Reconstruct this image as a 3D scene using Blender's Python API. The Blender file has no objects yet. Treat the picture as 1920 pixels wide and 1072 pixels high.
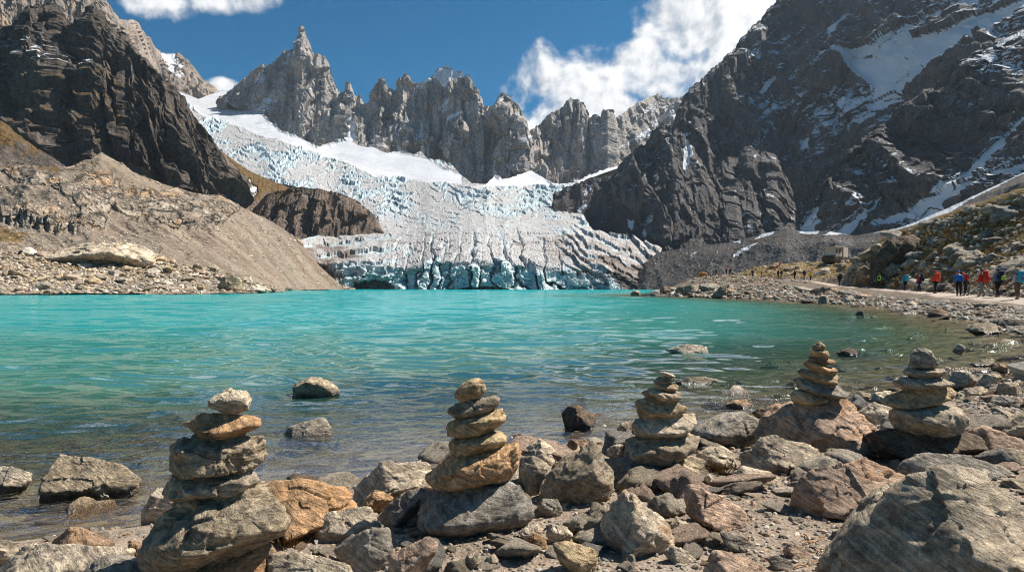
import bpy, math, random
import numpy as np
from mathutils import Vector

# ------------------------------------------------------------------ camera, sky, sun, exposure
scene = bpy.context.scene
COL = scene.collection
CAM_H = 1.6            # eye height above the lake
F = 1280.0             # focal length in photo pixels (1920 wide)
HV = 537.5             # row of the horizon in the photograph
SUN_AZ = 67.0          # degrees to the right of the view direction
SUN_EL = 49.0

cam_d = bpy.data.cameras.new('camera')
cam = bpy.data.objects.new('camera', cam_d)
COL.objects.link(cam)
cam.location = (0, 0, CAM_H)
cam.rotation_euler = (math.radians(90), 0, 0)
cam_d.sensor_width = 36.0
cam_d.lens = 24.0
cam_d.shift_y = (536.0 - HV) / 1920.0 * -1.0
cam_d.clip_start = 0.05
cam_d.clip_end = 20000
cam_d.dof.use_dof = True
cam_d.dof.focus_distance = 5.2
cam_d.dof.aperture_fstop = 14.0
scene.camera = cam

scene.view_settings.view_transform = 'Standard'
scene.view_settings.look = 'None'
scene.view_settings.gamma = 1.0
scene.view_settings.exposure = 0.82
scene.render.film_transparent = False
scene.cycles.max_bounces = 6
scene.cycles.diffuse_bounces = 3
scene.cycles.glossy_bounces = 3
scene.cycles.transparent_max_bounces = 8
scene.cycles.caustics_reflective = False
scene.cycles.caustics_refractive = False
scene.cycles.use_denoising = True
scene.cycles.denoising_prefilter = 'FAST'
scene.cycles.sample_clamp_indirect = 4.0
scene.cycles.filter_width = 1.1

sun_dir = Vector((math.sin(math.radians(SUN_AZ)) * math.cos(math.radians(SUN_EL)),
                  math.cos(math.radians(SUN_AZ)) * math.cos(math.radians(SUN_EL)),
                  math.sin(math.radians(SUN_EL))))
sun_d = bpy.data.lights.new('sun', 'SUN')
sun_d.energy = 5.0
sun_d.angle = math.radians(0.5)
sun_d.color = (1.0, 0.93, 0.83)
sun = bpy.data.objects.new('sun', sun_d)
COL.objects.link(sun)
sun.rotation_euler = sun_dir.to_track_quat('Z', 'Y').to_euler()

world = bpy.data.worlds.new('World')
scene.world = world
world.use_nodes = True


# ------------------------------------------------------------------ node helper
class NB:
    """Small node-tree builder."""
    def __init__(self, tree):
        self.t = tree
        self.n = tree.nodes
        self.l = tree.links

    def node(self, kind, **kw):
        nd = self.n.new(kind)
        for k, v in kw.items():
            setattr(nd, k, v)
        return nd

    def put(self, sock, v):
        if v is None:
            return
        if hasattr(v, 'is_output'):
            self.l.new(v, sock)
        elif isinstance(v, (tuple, list)):
            if sock.type == 'RGBA' and len(v) == 3:
                v = (*v, 1.0)
            sock.default_value = v
        else:
            sock.default_value = v

    def math(self, op, a, b=None, c=None, clamp=False):
        nd = self.node('ShaderNodeMath', operation=op, use_clamp=clamp)
        self.put(nd.inputs[0], a)
        self.put(nd.inputs[1], b)
        self.put(nd.inputs[2], c)
        return nd.outputs[0]

    def vmath(self, op, a, b=None):
        nd = self.node('ShaderNodeVectorMath', operation=op)
        self.put(nd.inputs[0], a)
        self.put(nd.inputs[1], b)
        return nd.outputs['Value'] if op in ('LENGTH', 'DOT_PRODUCT', 'DISTANCE') else nd.outputs[0]

    def mul(self, v, s):
        return self.vmath('MULTIPLY', v, s)

    def noise(self, vec, scale, detail=4.0, rough=0.55, dist=0.0, lac=2.0):
        nd = self.node('ShaderNodeTexNoise')
        self.put(nd.inputs['Vector'], vec)
        self.put(nd.inputs['Scale'], scale)
        self.put(nd.inputs['Detail'], detail)
        self.put(nd.inputs['Roughness'], rough)
        self.put(nd.inputs['Lacunarity'], lac)
        self.put(nd.inputs['Distortion'], dist)
        return nd.outputs['Fac']

    def voro(self, vec, scale, feature='F1', out='Distance', rand=1.0):
        nd = self.node('ShaderNodeTexVoronoi', feature=feature)
        self.put(nd.inputs['Vector'], vec)
        self.put(nd.inputs['Scale'], scale)
        self.put(nd.inputs['Randomness'], rand)
        return nd.outputs[out]

    def ss(self, x, lo, hi, a=0.0, b=1.0):
        nd = self.node('ShaderNodeMapRange', interpolation_type='SMOOTHSTEP')
        self.put(nd.inputs[0], x)
        self.put(nd.inputs[1], lo)
        self.put(nd.inputs[2], hi)
        self.put(nd.inputs[3], a)
        self.put(nd.inputs[4], b)
        return nd.outputs[0]

    def mix(self, f, a, b, blend='MIX'):
        nd = self.node('ShaderNodeMix', data_type='RGBA', blend_type=blend)
        self.put(nd.inputs[0], f)
        self.put(nd.inputs[6], a)
        self.put(nd.inputs[7], b)
        return nd.outputs[2]

    def sep(self, v):
        nd = self.node('ShaderNodeSeparateXYZ')
        self.put(nd.inputs[0], v)
        return nd.outputs

    def comb(self, x, y, z):
        nd = self.node('ShaderNodeCombineXYZ')
        for i, s in enumerate((x, y, z)):
            self.put(nd.inputs[i], s)
        return nd.outputs[0]

    def attr(self, name, kind='GEOMETRY', out='Color'):
        nd = self.node('ShaderNodeAttribute', attribute_name=name, attribute_type=kind)
        return nd.outputs[out]

    def geo(self):
        nd = self.node('ShaderNodeNewGeometry')
        return nd.outputs

    def bump(self, height, dist, strength=1.0, normal=None):
        nd = self.node('ShaderNodeBump')
        self.put(nd.inputs['Height'], height)
        self.put(nd.inputs['Distance'], dist)
        self.put(nd.inputs['Strength'], strength)
        self.put(nd.inputs['Normal'], normal)
        return nd.outputs[0]


def new_mat(name):
    m = bpy.data.materials.new(name)
    m.use_nodes = True
    m.node_tree.nodes.clear()
    nb = NB(m.node_tree)
    out = nb.node('ShaderNodeOutputMaterial')
    return m, nb, out


def principled(nb, out, color, rough=0.85, normal=None, spec=0.3):
    p = nb.node('ShaderNodeBsdfPrincipled')
    nb.put(p.inputs['Base Color'], color)
    nb.put(p.inputs['Roughness'], rough)
    nb.put(p.inputs['Specular IOR Level'], spec)
    nb.put(p.inputs['Normal'], normal)
    nb.l.new(p.outputs[0], out.inputs[0])
    return p


# ------------------------------------------------------------------ sky with clouds (world)
def build_world():
    nb = NB(world.node_tree)
    nb.n.clear()
    out = nb.node('ShaderNodeOutputWorld')
    sky = nb.node('ShaderNodeTexSky', sky_type='NISHITA')
    sky.sun_disc = False
    sky.sun_elevation = math.radians(SUN_EL)
    sky.sun_rotation = math.radians(SUN_AZ)
    sky.altitude = 2500
    sky.air_density = 1.0
    sky.dust_density = 0.25
    sky.ozone_density = 3.0
    hs = nb.node('ShaderNodeHueSaturation')
    nb.put(hs.inputs['Saturation'], 1.66)
    nb.put(hs.inputs['Hue'], 0.487)
    nb.put(hs.inputs['Value'], 1.0)
    nb.put(hs.inputs['Color'], sky.outputs[0])
    bg = nb.node('ShaderNodeBackground')
    nb.put(bg.inputs[0], hs.outputs[0])
    nb.put(bg.inputs[1], 0.050)
    d = nb.node('ShaderNodeTexCoord').outputs['Generated']
    x, y, z = nb.sep(d)
    az = nb.math('ARCTAN2', x, y)
    el = nb.math('ARCSINE', z)
    # clouds as soft lobes in sky direction (azimuth, elevation), each (u, v, ru, rv) as sighted in the photo
    lobes = [(1040, 165, 100, 68), (1110, 140, 105, 58), (1180, 125, 90, 60), (1000, 226, 66, 52), (1150, 205, 60, 40),
             (1300, 62, 96, 76), (1240, 40, 70, 70), (1425, 22, 120, 72), (1275, 140, 95, 40), (1245, 165, 60, 36),
             (1360, 118, 66, 36), (270, -12, 110, 40), (400, -14, 140, 36), (420, 160, 40, 16), (1090, 225, 75, 22), (1560, -60, 200, 120)]
    dens = None
    for (u, v, ru, rv) in lobes:
        a0 = math.atan((u - 960) / F)
        e0 = math.atan((HV - v) / F * math.cos(a0))
        sa = ru / F * math.cos(a0) ** 2
        se = rv / F * math.cos(a0)
        dx = nb.math('MULTIPLY', nb.math('SUBTRACT', az, a0), 1.0 / sa)
        dy = nb.math('MULTIPLY', nb.math('SUBTRACT', el, e0), 1.0 / se)
        r2 = nb.math('ADD', nb.math('MULTIPLY', dx, dx), nb.math('MULTIPLY', dy, dy))
        e = nb.math('SUBTRACT', 1.0, r2)
        dens = e if dens is None else nb.math('SMOOTH_MAX', dens, e, 0.35)
    dens = nb.math('MULTIPLY', nb.math('MAXIMUM', dens, -1.2), 1.35)

    def fb(vec):
        a = nb.noise(vec, 12.0, 9.0, 0.57, 0.25)
        b = nb.voro(vec, 26.0, 'SMOOTH_F1')
        b2 = nb.voro(nb.vmath('ADD', vec, nb.mul(nb.comb(a, a, a), (0.03, 0.03, 0.03))), 62.0, 'SMOOTH_F1')
        s = nb.math('ADD', nb.math('MULTIPLY', nb.math('SUBTRACT', 0.4, b), 0.8), nb.math('MULTIPLY', nb.math('SUBTRACT', 0.4, b2), 0.4))
        return nb.math('ADD', nb.math('MULTIPLY', nb.math('SUBTRACT', a, 0.5), 5.6), s)
    n0 = fb(d)
    off = Vector((math.sin(math.radians(SUN_AZ)), 0, 0.9)).normalized() * 0.012
    n1 = fb(nb.vmath('ADD', d, tuple(off)))
    tot = nb.math('ADD', dens, n0)
    fac = nb.ss(tot, -0.10, 1.1)
    ahead = nb.ss(y, 0.0, 0.1)
    fac = nb.math('MULTIPLY', fac, ahead)
    # unseen broken cloud added above the view, so the ripples reflect white
    hi = nb.math('MULTIPLY', nb.math('MULTIPLY', nb.ss(el, 0.44, 0.54), nb.ss(el, 0.85, 1.05, 1.0, 0.0)), nb.ss(nb.noise(d, 4.5, 6.0, 0.6, 0.3), 0.46, 0.56))
    hi = nb.math('MULTIPLY', hi, nb.ss(y, 0.0, 0.3))
    fac = nb.math('MAXIMUM', fac, nb.math('MULTIPLY', hi, 0.9))
    # cloud shading painted into the colour: greyer where cloud thickens towards the sun
    lit = nb.math('ADD', 0.62, nb.math('MULTIPLY', nb.math('SUBTRACT', n0, n1), 0.46))
    thick = nb.ss(tot, 0.3, 2.6)
    lit = nb.math('ADD', lit, nb.math('MULTIPLY', thick, 0.22))
    lit = nb.ss(lit, 0.15, 0.95)
    ccol = nb.mix(lit, (0.42, 0.47, 0.54), (1.0, 1.0, 1.0))
    cbg = nb.node('ShaderNodeBackground')
    nb.put(cbg.inputs[0], ccol)
    nb.put(cbg.inputs[1], 0.60)
    mx = nb.node('ShaderNodeMixShader')
    nb.put(mx.inputs[0], fac)
    nb.l.new(bg.outputs[0], mx.inputs[1])
    nb.l.new(cbg.outputs[0], mx.inputs[2])
    nb.l.new(mx.outputs[0], out.inputs[0])


build_world()

# ------------------------------------------------------------------ numpy noise
_rng = np.random.RandomState(7)
_PERM = _rng.permutation(256).astype(np.int32)
_PERM = np.concatenate([_PERM, _PERM, _PERM[:2]])
_G = _rng.normal(size=(256, 3)).astype(np.float32)
_G /= np.linalg.norm(_G, axis=1)[:, None]


def pn(P):
    """Gradient noise at the points P (n,3), about -0.7..0.7."""
    P = np.asarray(P, np.float32)
    i = np.floor(P).astype(np.int32)
    f = P - i
    i &= 255
    w = f * f * f * (f * (f * 6 - 15) + 10)
    res = 0
    for dx in (0, 1):
        wx = w[:, 0] if dx else 1 - w[:, 0]
        px = _PERM[i[:, 0] + dx]
        for dy in (0, 1):
            wy = w[:, 1] if dy else 1 - w[:, 1]
            py = _PERM[px + ((i[:, 1] + dy) & 255)]
            for dz in (0, 1):
                wz = w[:, 2] if dz else 1 - w[:, 2]
                g = _G[_PERM[py + ((i[:, 2] + dz) & 255)] & 255]
                dot = g[:, 0] * (f[:, 0] - dx) + g[:, 1] * (f[:, 1] - dy) + g[:, 2] * (f[:, 2] - dz)
                res = res + wx * wy * wz * dot
    return res


def fbm(P, octv=5, gain=0.5, ridged=False, seed=0.0):
    P = np.asarray(P, np.float32) + np.float32(seed * 17.31)
    a, s, tot = 1.0, 0, 0
    for k in range(octv):
        n = pn(P)
        if ridged:
            n = 1 - 2.2 * np.abs(n)
            n = n * np.abs(n)
            s = s + a * (n - 0.25)
        else:
            s = s + a * n * 1.6
        tot += a
        a *= gain
        P = P * np.float32(2.03) + np.float32(11.7)
    return s / tot


def cells(x, y, seed=0):
    """2-D Worley noise: nearest distance, second distance, random id of the nearest cell."""
    ix, iy = np.floor(x).astype(np.int64), np.floor(y).astype(np.int64)
    d1 = np.full(x.shape, 9.0)
    d2 = np.full(x.shape, 9.0)
    cid = np.zeros(x.shape)
    for dx in (-1, 0, 1):
        for dy in (-1, 0, 1):
            a = _PERM[(ix + dx + seed * 13) & 255]
            b = _PERM[(a + ((iy + dy) & 255)) & 255]
            c = _PERM[(b + 57) & 255]
            px = ix + dx + 0.08 + 0.84 * b / 255.0
            py = iy + dy + 0.08 + 0.84 * c / 255.0
            d = np.sqrt((x - px) ** 2 + (y - py) ** 2)
            near = d < d1
            d2 = np.where(near, d1, np.minimum(d2, d))
            cid = np.where(near, _PERM[(c + 101) & 255] / 255.0, cid)
            d1 = np.where(near, d, d1)
    return d1, d2, cid


def facet(P, seed=0):
    """Broken rock: every 3-D Worley cell is a plane of its own tilt and height."""
    P = np.asarray(P, np.float64)
    I = np.floor(P).astype(np.int64)
    best = np.full(len(P), 9.0)
    val = np.zeros(len(P))
    for dx in (-1, 0, 1):
        for dy in (-1, 0, 1):
            for dz in (-1, 0, 1):
                a = _PERM[(I[:, 0] + dx + seed * 29) & 255]
                b = _PERM[a + ((I[:, 1] + dy) & 255)]
                c = _PERM[b + ((I[:, 2] + dz) & 255)]
                e = _PERM[c + 31 & 255]
                ox = P[:, 0] - (I[:, 0] + dx + a / 255.0)
                oy = P[:, 1] - (I[:, 1] + dy + c / 255.0)
                oz = P[:, 2] - (I[:, 2] + dz + e / 255.0)
                d = ox * ox + oy * oy + oz * oz
                g = _G[c & 255]
                v = (ox * g[:, 0] + oy * g[:, 1] + oz * g[:, 2]) * 1.1 + (e / 255.0 - .5) * .55
                near = d < best
                best = np.where(near, d, best)
                val = np.where(near, v, val)
    return val


def sstep(x, a, b):
    t = np.clip((x - a) / (b - a), 0, 1)
    return t * t * (3 - 2 * t)


def ip(u, pts, k=1):
    """Interpolate a polyline [(u, v, ...)] at u."""
    return np.interp(u, [p[0] for p in pts], [p[k] for p in pts])


def poly_sd(u, v, poly):
    """Signed distance to a polygon, positive inside."""
    d = np.full(u.shape, 1e9)
    inside = np.zeros(u.shape, bool)
    n = len(poly)
    for i in range(n):
        x1, y1 = poly[i]
        x2, y2 = poly[(i + 1) % n]
        ex, ey = x2 - x1, y2 - y1
        t = np.clip(((u - x1) * ex + (v - y1) * ey) / (ex * ex + ey * ey + 1e-9), 0, 1)
        d = np.minimum(d, np.hypot(u - x1 - t * ex, v - y1 - t * ey))
        c = ((y1 > v) != (y2 > v)) & (u < ex * (v - y1) / (ey if ey else 1e-9) + x1)
        inside ^= c
    return np.where(inside, d, -d)


# ------------------------------------------------------------------ mesh helpers
def mesh_np(name, V, Fq, mat=None, smooth=True, attrs=None, parent=None, kind=None):
    """Link a mesh from numpy arrays: V (n,3), Fq (m,3 or 4), or a list of such face arrays."""
    me = bpy.data.meshes.new(name)
    fs = Fq if isinstance(Fq, list) else [Fq]
    V = np.ascontiguousarray(V, np.float32)
    me.vertices.add(len(V))
    me.vertices.foreach_set('co', V.ravel())
    nl = sum(f.size for f in fs)
    npoly = sum(len(f) for f in fs)
    me.loops.add(nl)
    me.polygons.add(npoly)
    me.loops.foreach_set('vertex_index', np.concatenate([f.ravel() for f in fs]).astype(np.int32))
    tot = np.concatenate([np.full(len(f), f.shape[1], np.int32) for f in fs])
    st = np.concatenate([[0], np.cumsum(tot)[:-1]]).astype(np.int32)
    me.polygons.foreach_set('loop_start', st)
    me.polygons.foreach_set('loop_total', tot)
    me.polygons.foreach_set('use_smooth', np.full(npoly, smooth))
    for k, a in (attrs or {}).items():
        a = np.asarray(a, np.float32)
        if a.ndim == 1:
            at = me.attributes.new(k, 'FLOAT', 'POINT')
            at.data.foreach_set('value', a)
        else:
            at = me.attributes.new(k, 'FLOAT_COLOR', 'POINT')
            c = np.ones((len(V), 4), np.float32)
            c[:, :a.shape[1]] = a
            at.data.foreach_set('color', c.ravel())
    me.update()
    me.validate()
    if mat is not None:
        me.materials.append(mat)
    o = bpy.data.objects.new(name, me)
    COL.objects.link(o)
    if parent is not None:
        o.parent = parent
    if kind:
        o['kind'] = kind
    return o


def grid_faces(nr, nc):
    i = np.arange(nr - 1)[:, None] * nc + np.arange(nc - 1)[None, :]
    i = i.ravel()
    return np.stack([i, i + nc, i + nc + 1, i + 1], 1)


def tag(o, label, cat, group=None):
    o['label'] = label
    o['category'] = cat
    if group:
        o['group'] = group
    return o


def thing(name, label, cat, loc=(0, 0, 0), group=None):
    o = bpy.data.objects.new(name, None)
    COL.objects.link(o)
    o.location = loc
    o.empty_display_size = 0.1
    return tag(o, label, cat, group)


def W(u, v, Y):
    """World point sighted at photo pixel (u, v) at distance Y ahead."""
    return np.stack([(u - 960) / F * Y, Y + 0 * u, CAM_H + (HV - v) / F * Y], -1)


def normals_grid(P):
    """Normals of a grid of points (nr,nc,3), facing the camera."""
    du = np.gradient(P, axis=1)
    dv = np.gradient(P, axis=0)
    n = np.cross(dv, du)
    n /= np.linalg.norm(n, axis=2)[:, :, None] + 1e-9
    s = np.sign((n * (np.array([0, 0, CAM_H]) - P)).sum(2))
    s[s == 0] = 1
    return n * np.where(np.median(s) < 0, -1, 1)


# ------------------------------------------------------------------ mountain material
def mat_mountain(name, rock_a, rock_b, stain, veg, scree, snow_bias=0.0, sc=1.0, stain_amt=0.5, snow_noise=0.55, veg_bias=0.0, streak=(0.22, 0.22, 0.035), blocks=0.0):
    """Rock faces with streaks, stains and cracks; vertex colour 'mask' holds snow, grass and scree cover."""
    m, nb, out = new_mat(name)
    g = nb.geo()
    pos, nz = g['Position'], nb.sep(g['Normal'])[2]
    mk = nb.sep(nb.attr('mask'))
    big = nb.noise(pos, 0.022 * sc, 6, 0.6, 0.4)
    streaks = nb.noise(nb.mul(pos, tuple(s * sc for s in streak)), 1.0, 7, 0.62, 0.6)
    fine = nb.noise(pos, 0.55 * sc, 8, 0.68)
    mid = nb.noise(pos, 0.11 * sc, 6, 0.62, 0.5)
    t = nb.math('ADD', nb.math('MULTIPLY', big, 0.7), nb.math('MULTIPLY', streaks, 0.6))
    c = nb.mix(nb.ss(t, 0.42, 0.9), rock_a, rock_b)
    st = nb.math('MULTIPLY', nb.ss(nb.math('ADD', mid, nb.math('MULTIPLY', streaks, 0.35)), 0.66, 0.84), stain_amt)
    c = nb.mix(st, c, stain)
    c = nb.mix(1.0, c, nb.mix(nb.ss(fine, 0.3, 0.7), (0.55, 0.55, 0.56), (1.35, 1.33, 1.3)), 'MULTIPLY')
    # joints and cracks in the rock
    ck = nb.math('ABSOLUTE', nb.math('SUBTRACT', nb.noise(nb.mul(pos, tuple(s * sc * 1.7 for s in streak)), 1.0, 5, 0.6, 1.2), 0.5))
    c = nb.mix(nb.ss(ck, 0.0, 0.028, 0.6, 0.0), c, (0.02, 0.019, 0.018))
    if blocks:
        bp = nb.vmath('ADD', nb.mul(pos, (blocks, blocks, blocks * 1.7)), nb.mul(nb.comb(mid, big, mid), (1.1, 1.1, 1.1)))
        bc = nb.sep(nb.voro(bp, 1.0, 'F1', 'Color'))
        be = nb.voro(bp, 1.0, 'DISTANCE_TO_EDGE')
        be2 = nb.voro(bp, 2.7, 'DISTANCE_TO_EDGE')
        c = nb.mix(1.0, c, nb.mix(bc[0], (0.72, 0.70, 0.68), (1.25, 1.22, 1.17)), 'MULTIPLY')
        jn = nb.math('MAXIMUM', nb.ss(be, 0.0, 0.06, 0.75, 0.0), nb.ss(be2, 0.0, 0.05, 0.4, 0.0))
        c = nb.mix(jn, c, (0.035, 0.03, 0.026))
        streaks = nb.math('ADD', streaks, nb.math('MULTIPLY', nb.math('ADD', nb.math('MULTIPLY', bc[1], 1.2), nb.ss(be, 0.0, 0.15, 0.0, 0.8)), 1.0))
    # scree
    gv = nb.noise(nb.mul(pos, (1.2, 1.2, 0.4)), 1.0 * sc, 6, 0.75)
    scol = nb.mix(nb.ss(gv, 0.3, 0.75), tuple(0.62 * k for k in scree), tuple(1.3 * k for k in scree))
    sx, sy = nb.sep(pos)[0], nb.sep(pos)[1]
    gs = nb.noise(nb.comb(nb.math('ADD', nb.math('MULTIPLY', sx, 0.10 * sc), nb.math('MULTIPLY', sy, 0.13 * sc)), nb.math('MULTIPLY', sx, 0.008), big), 0.55, 4, 0.6, 0.5)
    scol = nb.mix(nb.ss(gs, 0.35, 0.68), scol, tuple(k * f for k, f in zip(scree, (0.62, 0.58, 0.55))))
    scol = nb.mix(nb.ss(big, 0.42, 0.62, 0.0, 0.7), scol, nb.mix(1.0, scol, (0.80, 0.86, 0.92), 'MULTIPLY'))
    sp = nb.voro(pos, 0.5 * sc)
    scol = nb.mix(nb.ss(sp, 0.10, 0.22, 0.75, 0.0), scol, tuple(min(1, 1.7 * k + 0.03) for k in scree))
    sf = nb.ss(nb.math('ADD', mk[2], nb.math('MULTIPLY', nb.math('SUBTRACT', mid, 0.5), 0.7)), 0.42, 0.58)
    c = nb.mix(sf, c, scol)
    # grass and moss on the gentler ground
    vn = nb.math('ADD', nb.math('MULTIPLY', nb.math('SUBTRACT', mid, 0.5), 1.5), nb.math('MULTIPLY', nb.math('SUBTRACT', fine, 0.5), 1.0))
    vf = nb.ss(nb.math('ADD', nb.math('ADD', mk[1], vn), nb.math('ADD', veg_bias, nb.math('MULTIPLY', nb.math('SUBTRACT', nz, 0.45), 0.6))), 0.40, 0.62)
    vcol = nb.mix(nb.ss(fine, 0.35, 0.65), tuple(0.6 * k for k in veg), tuple(1.5 * k for k in veg))
    c = nb.mix(nb.math('MULTIPLY', vf, 0.88), c, vcol)
    # snow: in the patches, and caught on ledges
    sn = nb.math('ADD', nb.math('MULTIPLY', nb.math('SUBTRACT', fine, 0.5), snow_noise * 1.6), nb.math('MULTIPLY', nb.math('SUBTRACT', mid, 0.5), snow_noise * 1.4))
    ledge = nb.math('MULTIPLY', nb.math('SUBTRACT', nz, 0.60), 0.75)
    ledge = nb.math('ADD', ledge, nb.ss(nb.sep(pos)[2], 25.0, 160.0, -0.12, 0.06))
    ra, rb = nb.sep(pos)[0], nb.sep(pos)[2]
    dg = nb.comb(nb.math('MULTIPLY', nb.math('ADD', nb.math('MULTIPLY', ra, 0.62), nb.math('MULTIPLY', rb, -0.78)), 0.11 * sc), nb.math('MULTIPLY', nb.math('ADD', nb.math('MULTIPLY', ra, 0.78), nb.math('MULTIPLY', rb, 0.62)), 0.018 * sc), 0.0)
    sn = nb.math('ADD', sn, nb.math('MULTIPLY', nb.math('SUBTRACT', nb.noise(dg, 1.0, 5, 0.65, 0.4), 0.5), snow_noise * 2.1))
    ssum = nb.math('ADD', nb.math('ADD', mk[0], sn), nb.math('ADD', ledge, snow_bias))
    snf = nb.ss(ssum, 0.46, 0.58)
    c = nb.mix(snf, c, (0.62, 0.64, 0.67))
    h = nb.math('ADD', nb.math('MULTIPLY', fine, 1.0), nb.math('MULTIPLY', streaks, 1.2))
    h = nb.math('MULTIPLY', h, nb.math('SUBTRACT', 1.0, nb.math('MULTIPLY', snf, 0.85)))
    h = nb.math('MULTIPLY', h, nb.math('SUBTRACT', 1.0, nb.math('MULTIPLY', sf, 0.7)))
    principled(nb, out, c, 0.9, nb.bump(h, 2.2 / sc, 0.9), 0.15)
    return m


def finish_mountain(name, P, U, V, mat, amps, seed, snow=(), veg=(), scree=(), edge=6.0, vstretch=0.35, damp=None, back=None, lean=0.0, smooth=False, topk=.22, dsoft=4.0, rill=None, dip=0.0):
    """Displace the grid P by layered ridged noise, work out the cover masks and link the mesh. U, V: photo pixel of every vertex."""
    N = normals_grid(P)
    nr, nc = U.shape
    Q = P.reshape(-1, 3)
    u, v = U.ravel(), V.ravel()
    en = edge * fbm(np.stack([u / 22.0, v / 22.0, 0 * u + seed], 1), 4, 0.6)
    mask = np.zeros((nr * nc, 3))
    for ch, polys in enumerate((snow, veg, scree)):
        for item in polys:
            poly, val, soft = (item + (dsoft,))[:3] if isinstance(item, tuple) else (item, 1.0, dsoft)
            s = sstep(poly_sd(u, v, poly) + en, -soft, soft) * val
            mask[:, ch] = np.maximum(mask[:, ch], s)
    cover = np.clip(np.maximum(mask[:, 2] * 0.86, (mask[:, 0] > .7) * mask[:, 0] * .8), 0, 1)
    disp = np.zeros(nr * nc)
    for (wl, amp, rid, oc) in amps:
        q = Q / wl
        q = q * np.array([1, min(1, 1.3 * vstretch), vstretch])
        q[:, 0] += lean * Q[:, 2] / wl
        wq = q + 0.35 * np.stack([fbm(q * 0.7, 2, seed=seed + 5), fbm(q * 0.7, 2, seed=seed + 9), 0 * q[:, 0]], 1)
        if rid == 'V':                                       # vertical flutes
            fq = Q / wl * np.array([1, .13, .10])
            fq[:, 0] += lean * Q[:, 2] / wl
            d = fbm(fq + .3 * wq, 3, .5, True, seed + 3)
        elif rid == 'U':                                     # ribs and couloirs running down the face (wl in photo pixels)
            cd, sd_ = math.cos(math.radians(dip)), math.sin(math.radians(dip))
            fq = np.stack([(u * cd - v * sd_) / wl, (u * sd_ + v * cd) / (wl * 5.5), 0 * u + seed], 1)
            fq[:, 0] += .55 * fbm(Q / 40.0 * np.array([1, .3, .25]), 3, seed=seed + 2) + .25 * fbm(Q / 12.0 * np.array([1, .3, .25]), 3, seed=seed + 4)
            d = fbm(fq, oc, .55, True, seed + 3)
        elif rid == 'F':
            d = facet(wq + 0.12 * fbm(q * 2.2, 3, seed=seed)[:, None], seed)
        else:
            d = fbm(wq, oc, 0.55, rid, seed)
        disp += amp * d * (1 - cover * (0.6 if wl > 30 else 0.95))
    if rill:                                                 # runnels down the loose slopes
        ra = (rill[0] * Q[:, 0] + rill[1] * Q[:, 1])
        rn = np.stack([ra / rill[3], (rill[1] * Q[:, 0] - rill[0] * Q[:, 1]) / (rill[3] * 14), 0 * ra + seed], 1)
        disp += rill[2] * mask[:, 2] * fbm(rn, 4, .55, True)
    top = sstep(V - V[:1], 0, 34).ravel()                    # keep the skyline as sighted
    disp *= topk + (1 - topk) * top
    if damp is not None:
        disp *= damp(u, v)
    Q = Q + N.reshape(-1, 3) * disp[:, None]
    faces = grid_faces(nr, nc)
    if back is not None:                                   # the far side of the ridge
        top = Q.reshape(nr, nc, 3)[0]
        rows = []
        for k in range(1, 6):
            r = top.copy()
            r[:, 1] += back * k / 5 * 1.0
            r[:, 2] -= back * k / 5 * 1.1
            rows.append(r)
        B = np.array(rows[::-1])
        Q = np.concatenate([B.reshape(-1, 3), Q])
        mask = np.concatenate([np.tile(mask[:nc], (5, 1)), mask])
        faces = grid_faces(nr + 5, nc)
    return mesh_np(name, Q, faces, mat, smooth, {'mask': mask}, kind='structure')


def tent(name, sil, D, slope, vbase, u0, u1, du, dv, mat, amps, seed, jag=3.0, **kw):
    """A mountainside: ridge sighted along `sil` at distance D(u), falling towards the viewer with the given slope."""
    u = np.arange(u0, u1 + du, du)
    vt = ip(u, sil)
    jg = jag * (fbm(np.stack([u / 9.0, 0 * u + seed, 0 * u], 1), 4, .6, True) - .1)
    Dr = ip(u, D) if isinstance(D, list) else np.full(u.shape, float(D))
    S = ip(u, slope) if isinstance(slope, list) else np.full(u.shape, float(slope))
    vb = ip(u, vbase) if isinstance(vbase, list) else np.full(u.shape, float(vbase))
    vb = np.maximum(vb, vt + 6)
    zt = CAM_H + (HV - vt) / F * Dr
    nr = int(max(8, (vb - vt).max() / dv))
    t = np.linspace(0, 1, nr)[:, None]
    V = vt[None] + (vb - vt)[None] * t
    k = (HV - V) / F
    Y = (zt - S * Dr - CAM_H)[None] / (k - S[None])
    V = V - jg[None] * np.exp(-(V - vt[None]) / 14.0)
    U = np.broadcast_to(u[None], V.shape)
    P = W(U, V, Y)
    return finish_mountain(name, P, U, V, mat, amps, seed, **kw)


def loft(name, lines, u0, u1, du, n, mat, amps, seed, **kw):
    """A slope through control lines, each a list of (u, v, Y)."""
    u = np.arange(u0, u1 + du, du)
    vs = np.array([ip(u, l, 1) for l in lines])
    ys = np.array([ip(u, l, 2) for l in lines])
    tt = np.linspace(0, len(lines) - 1, n)
    i = np.clip(tt.astype(int), 0, len(lines) - 2)
    f = (tt - i)[:, None]
    # interpolate in world height and depth so that the slope stays straight in space
    zs = CAM_H + (HV - vs) / F * ys
    Y = ys[i] * (1 - f) + ys[i + 1] * f
    Z = zs[i] * (1 - f) + zs[i + 1] * f
    U = np.broadcast_to(u[None], Y.shape)
    V = HV - (Z - CAM_H) / Y * F
    P = np.stack([(U - 960) / F * Y, Y, Z], -1)
    return finish_mountain(name, P, U, V, mat, amps, seed, **kw)


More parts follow.
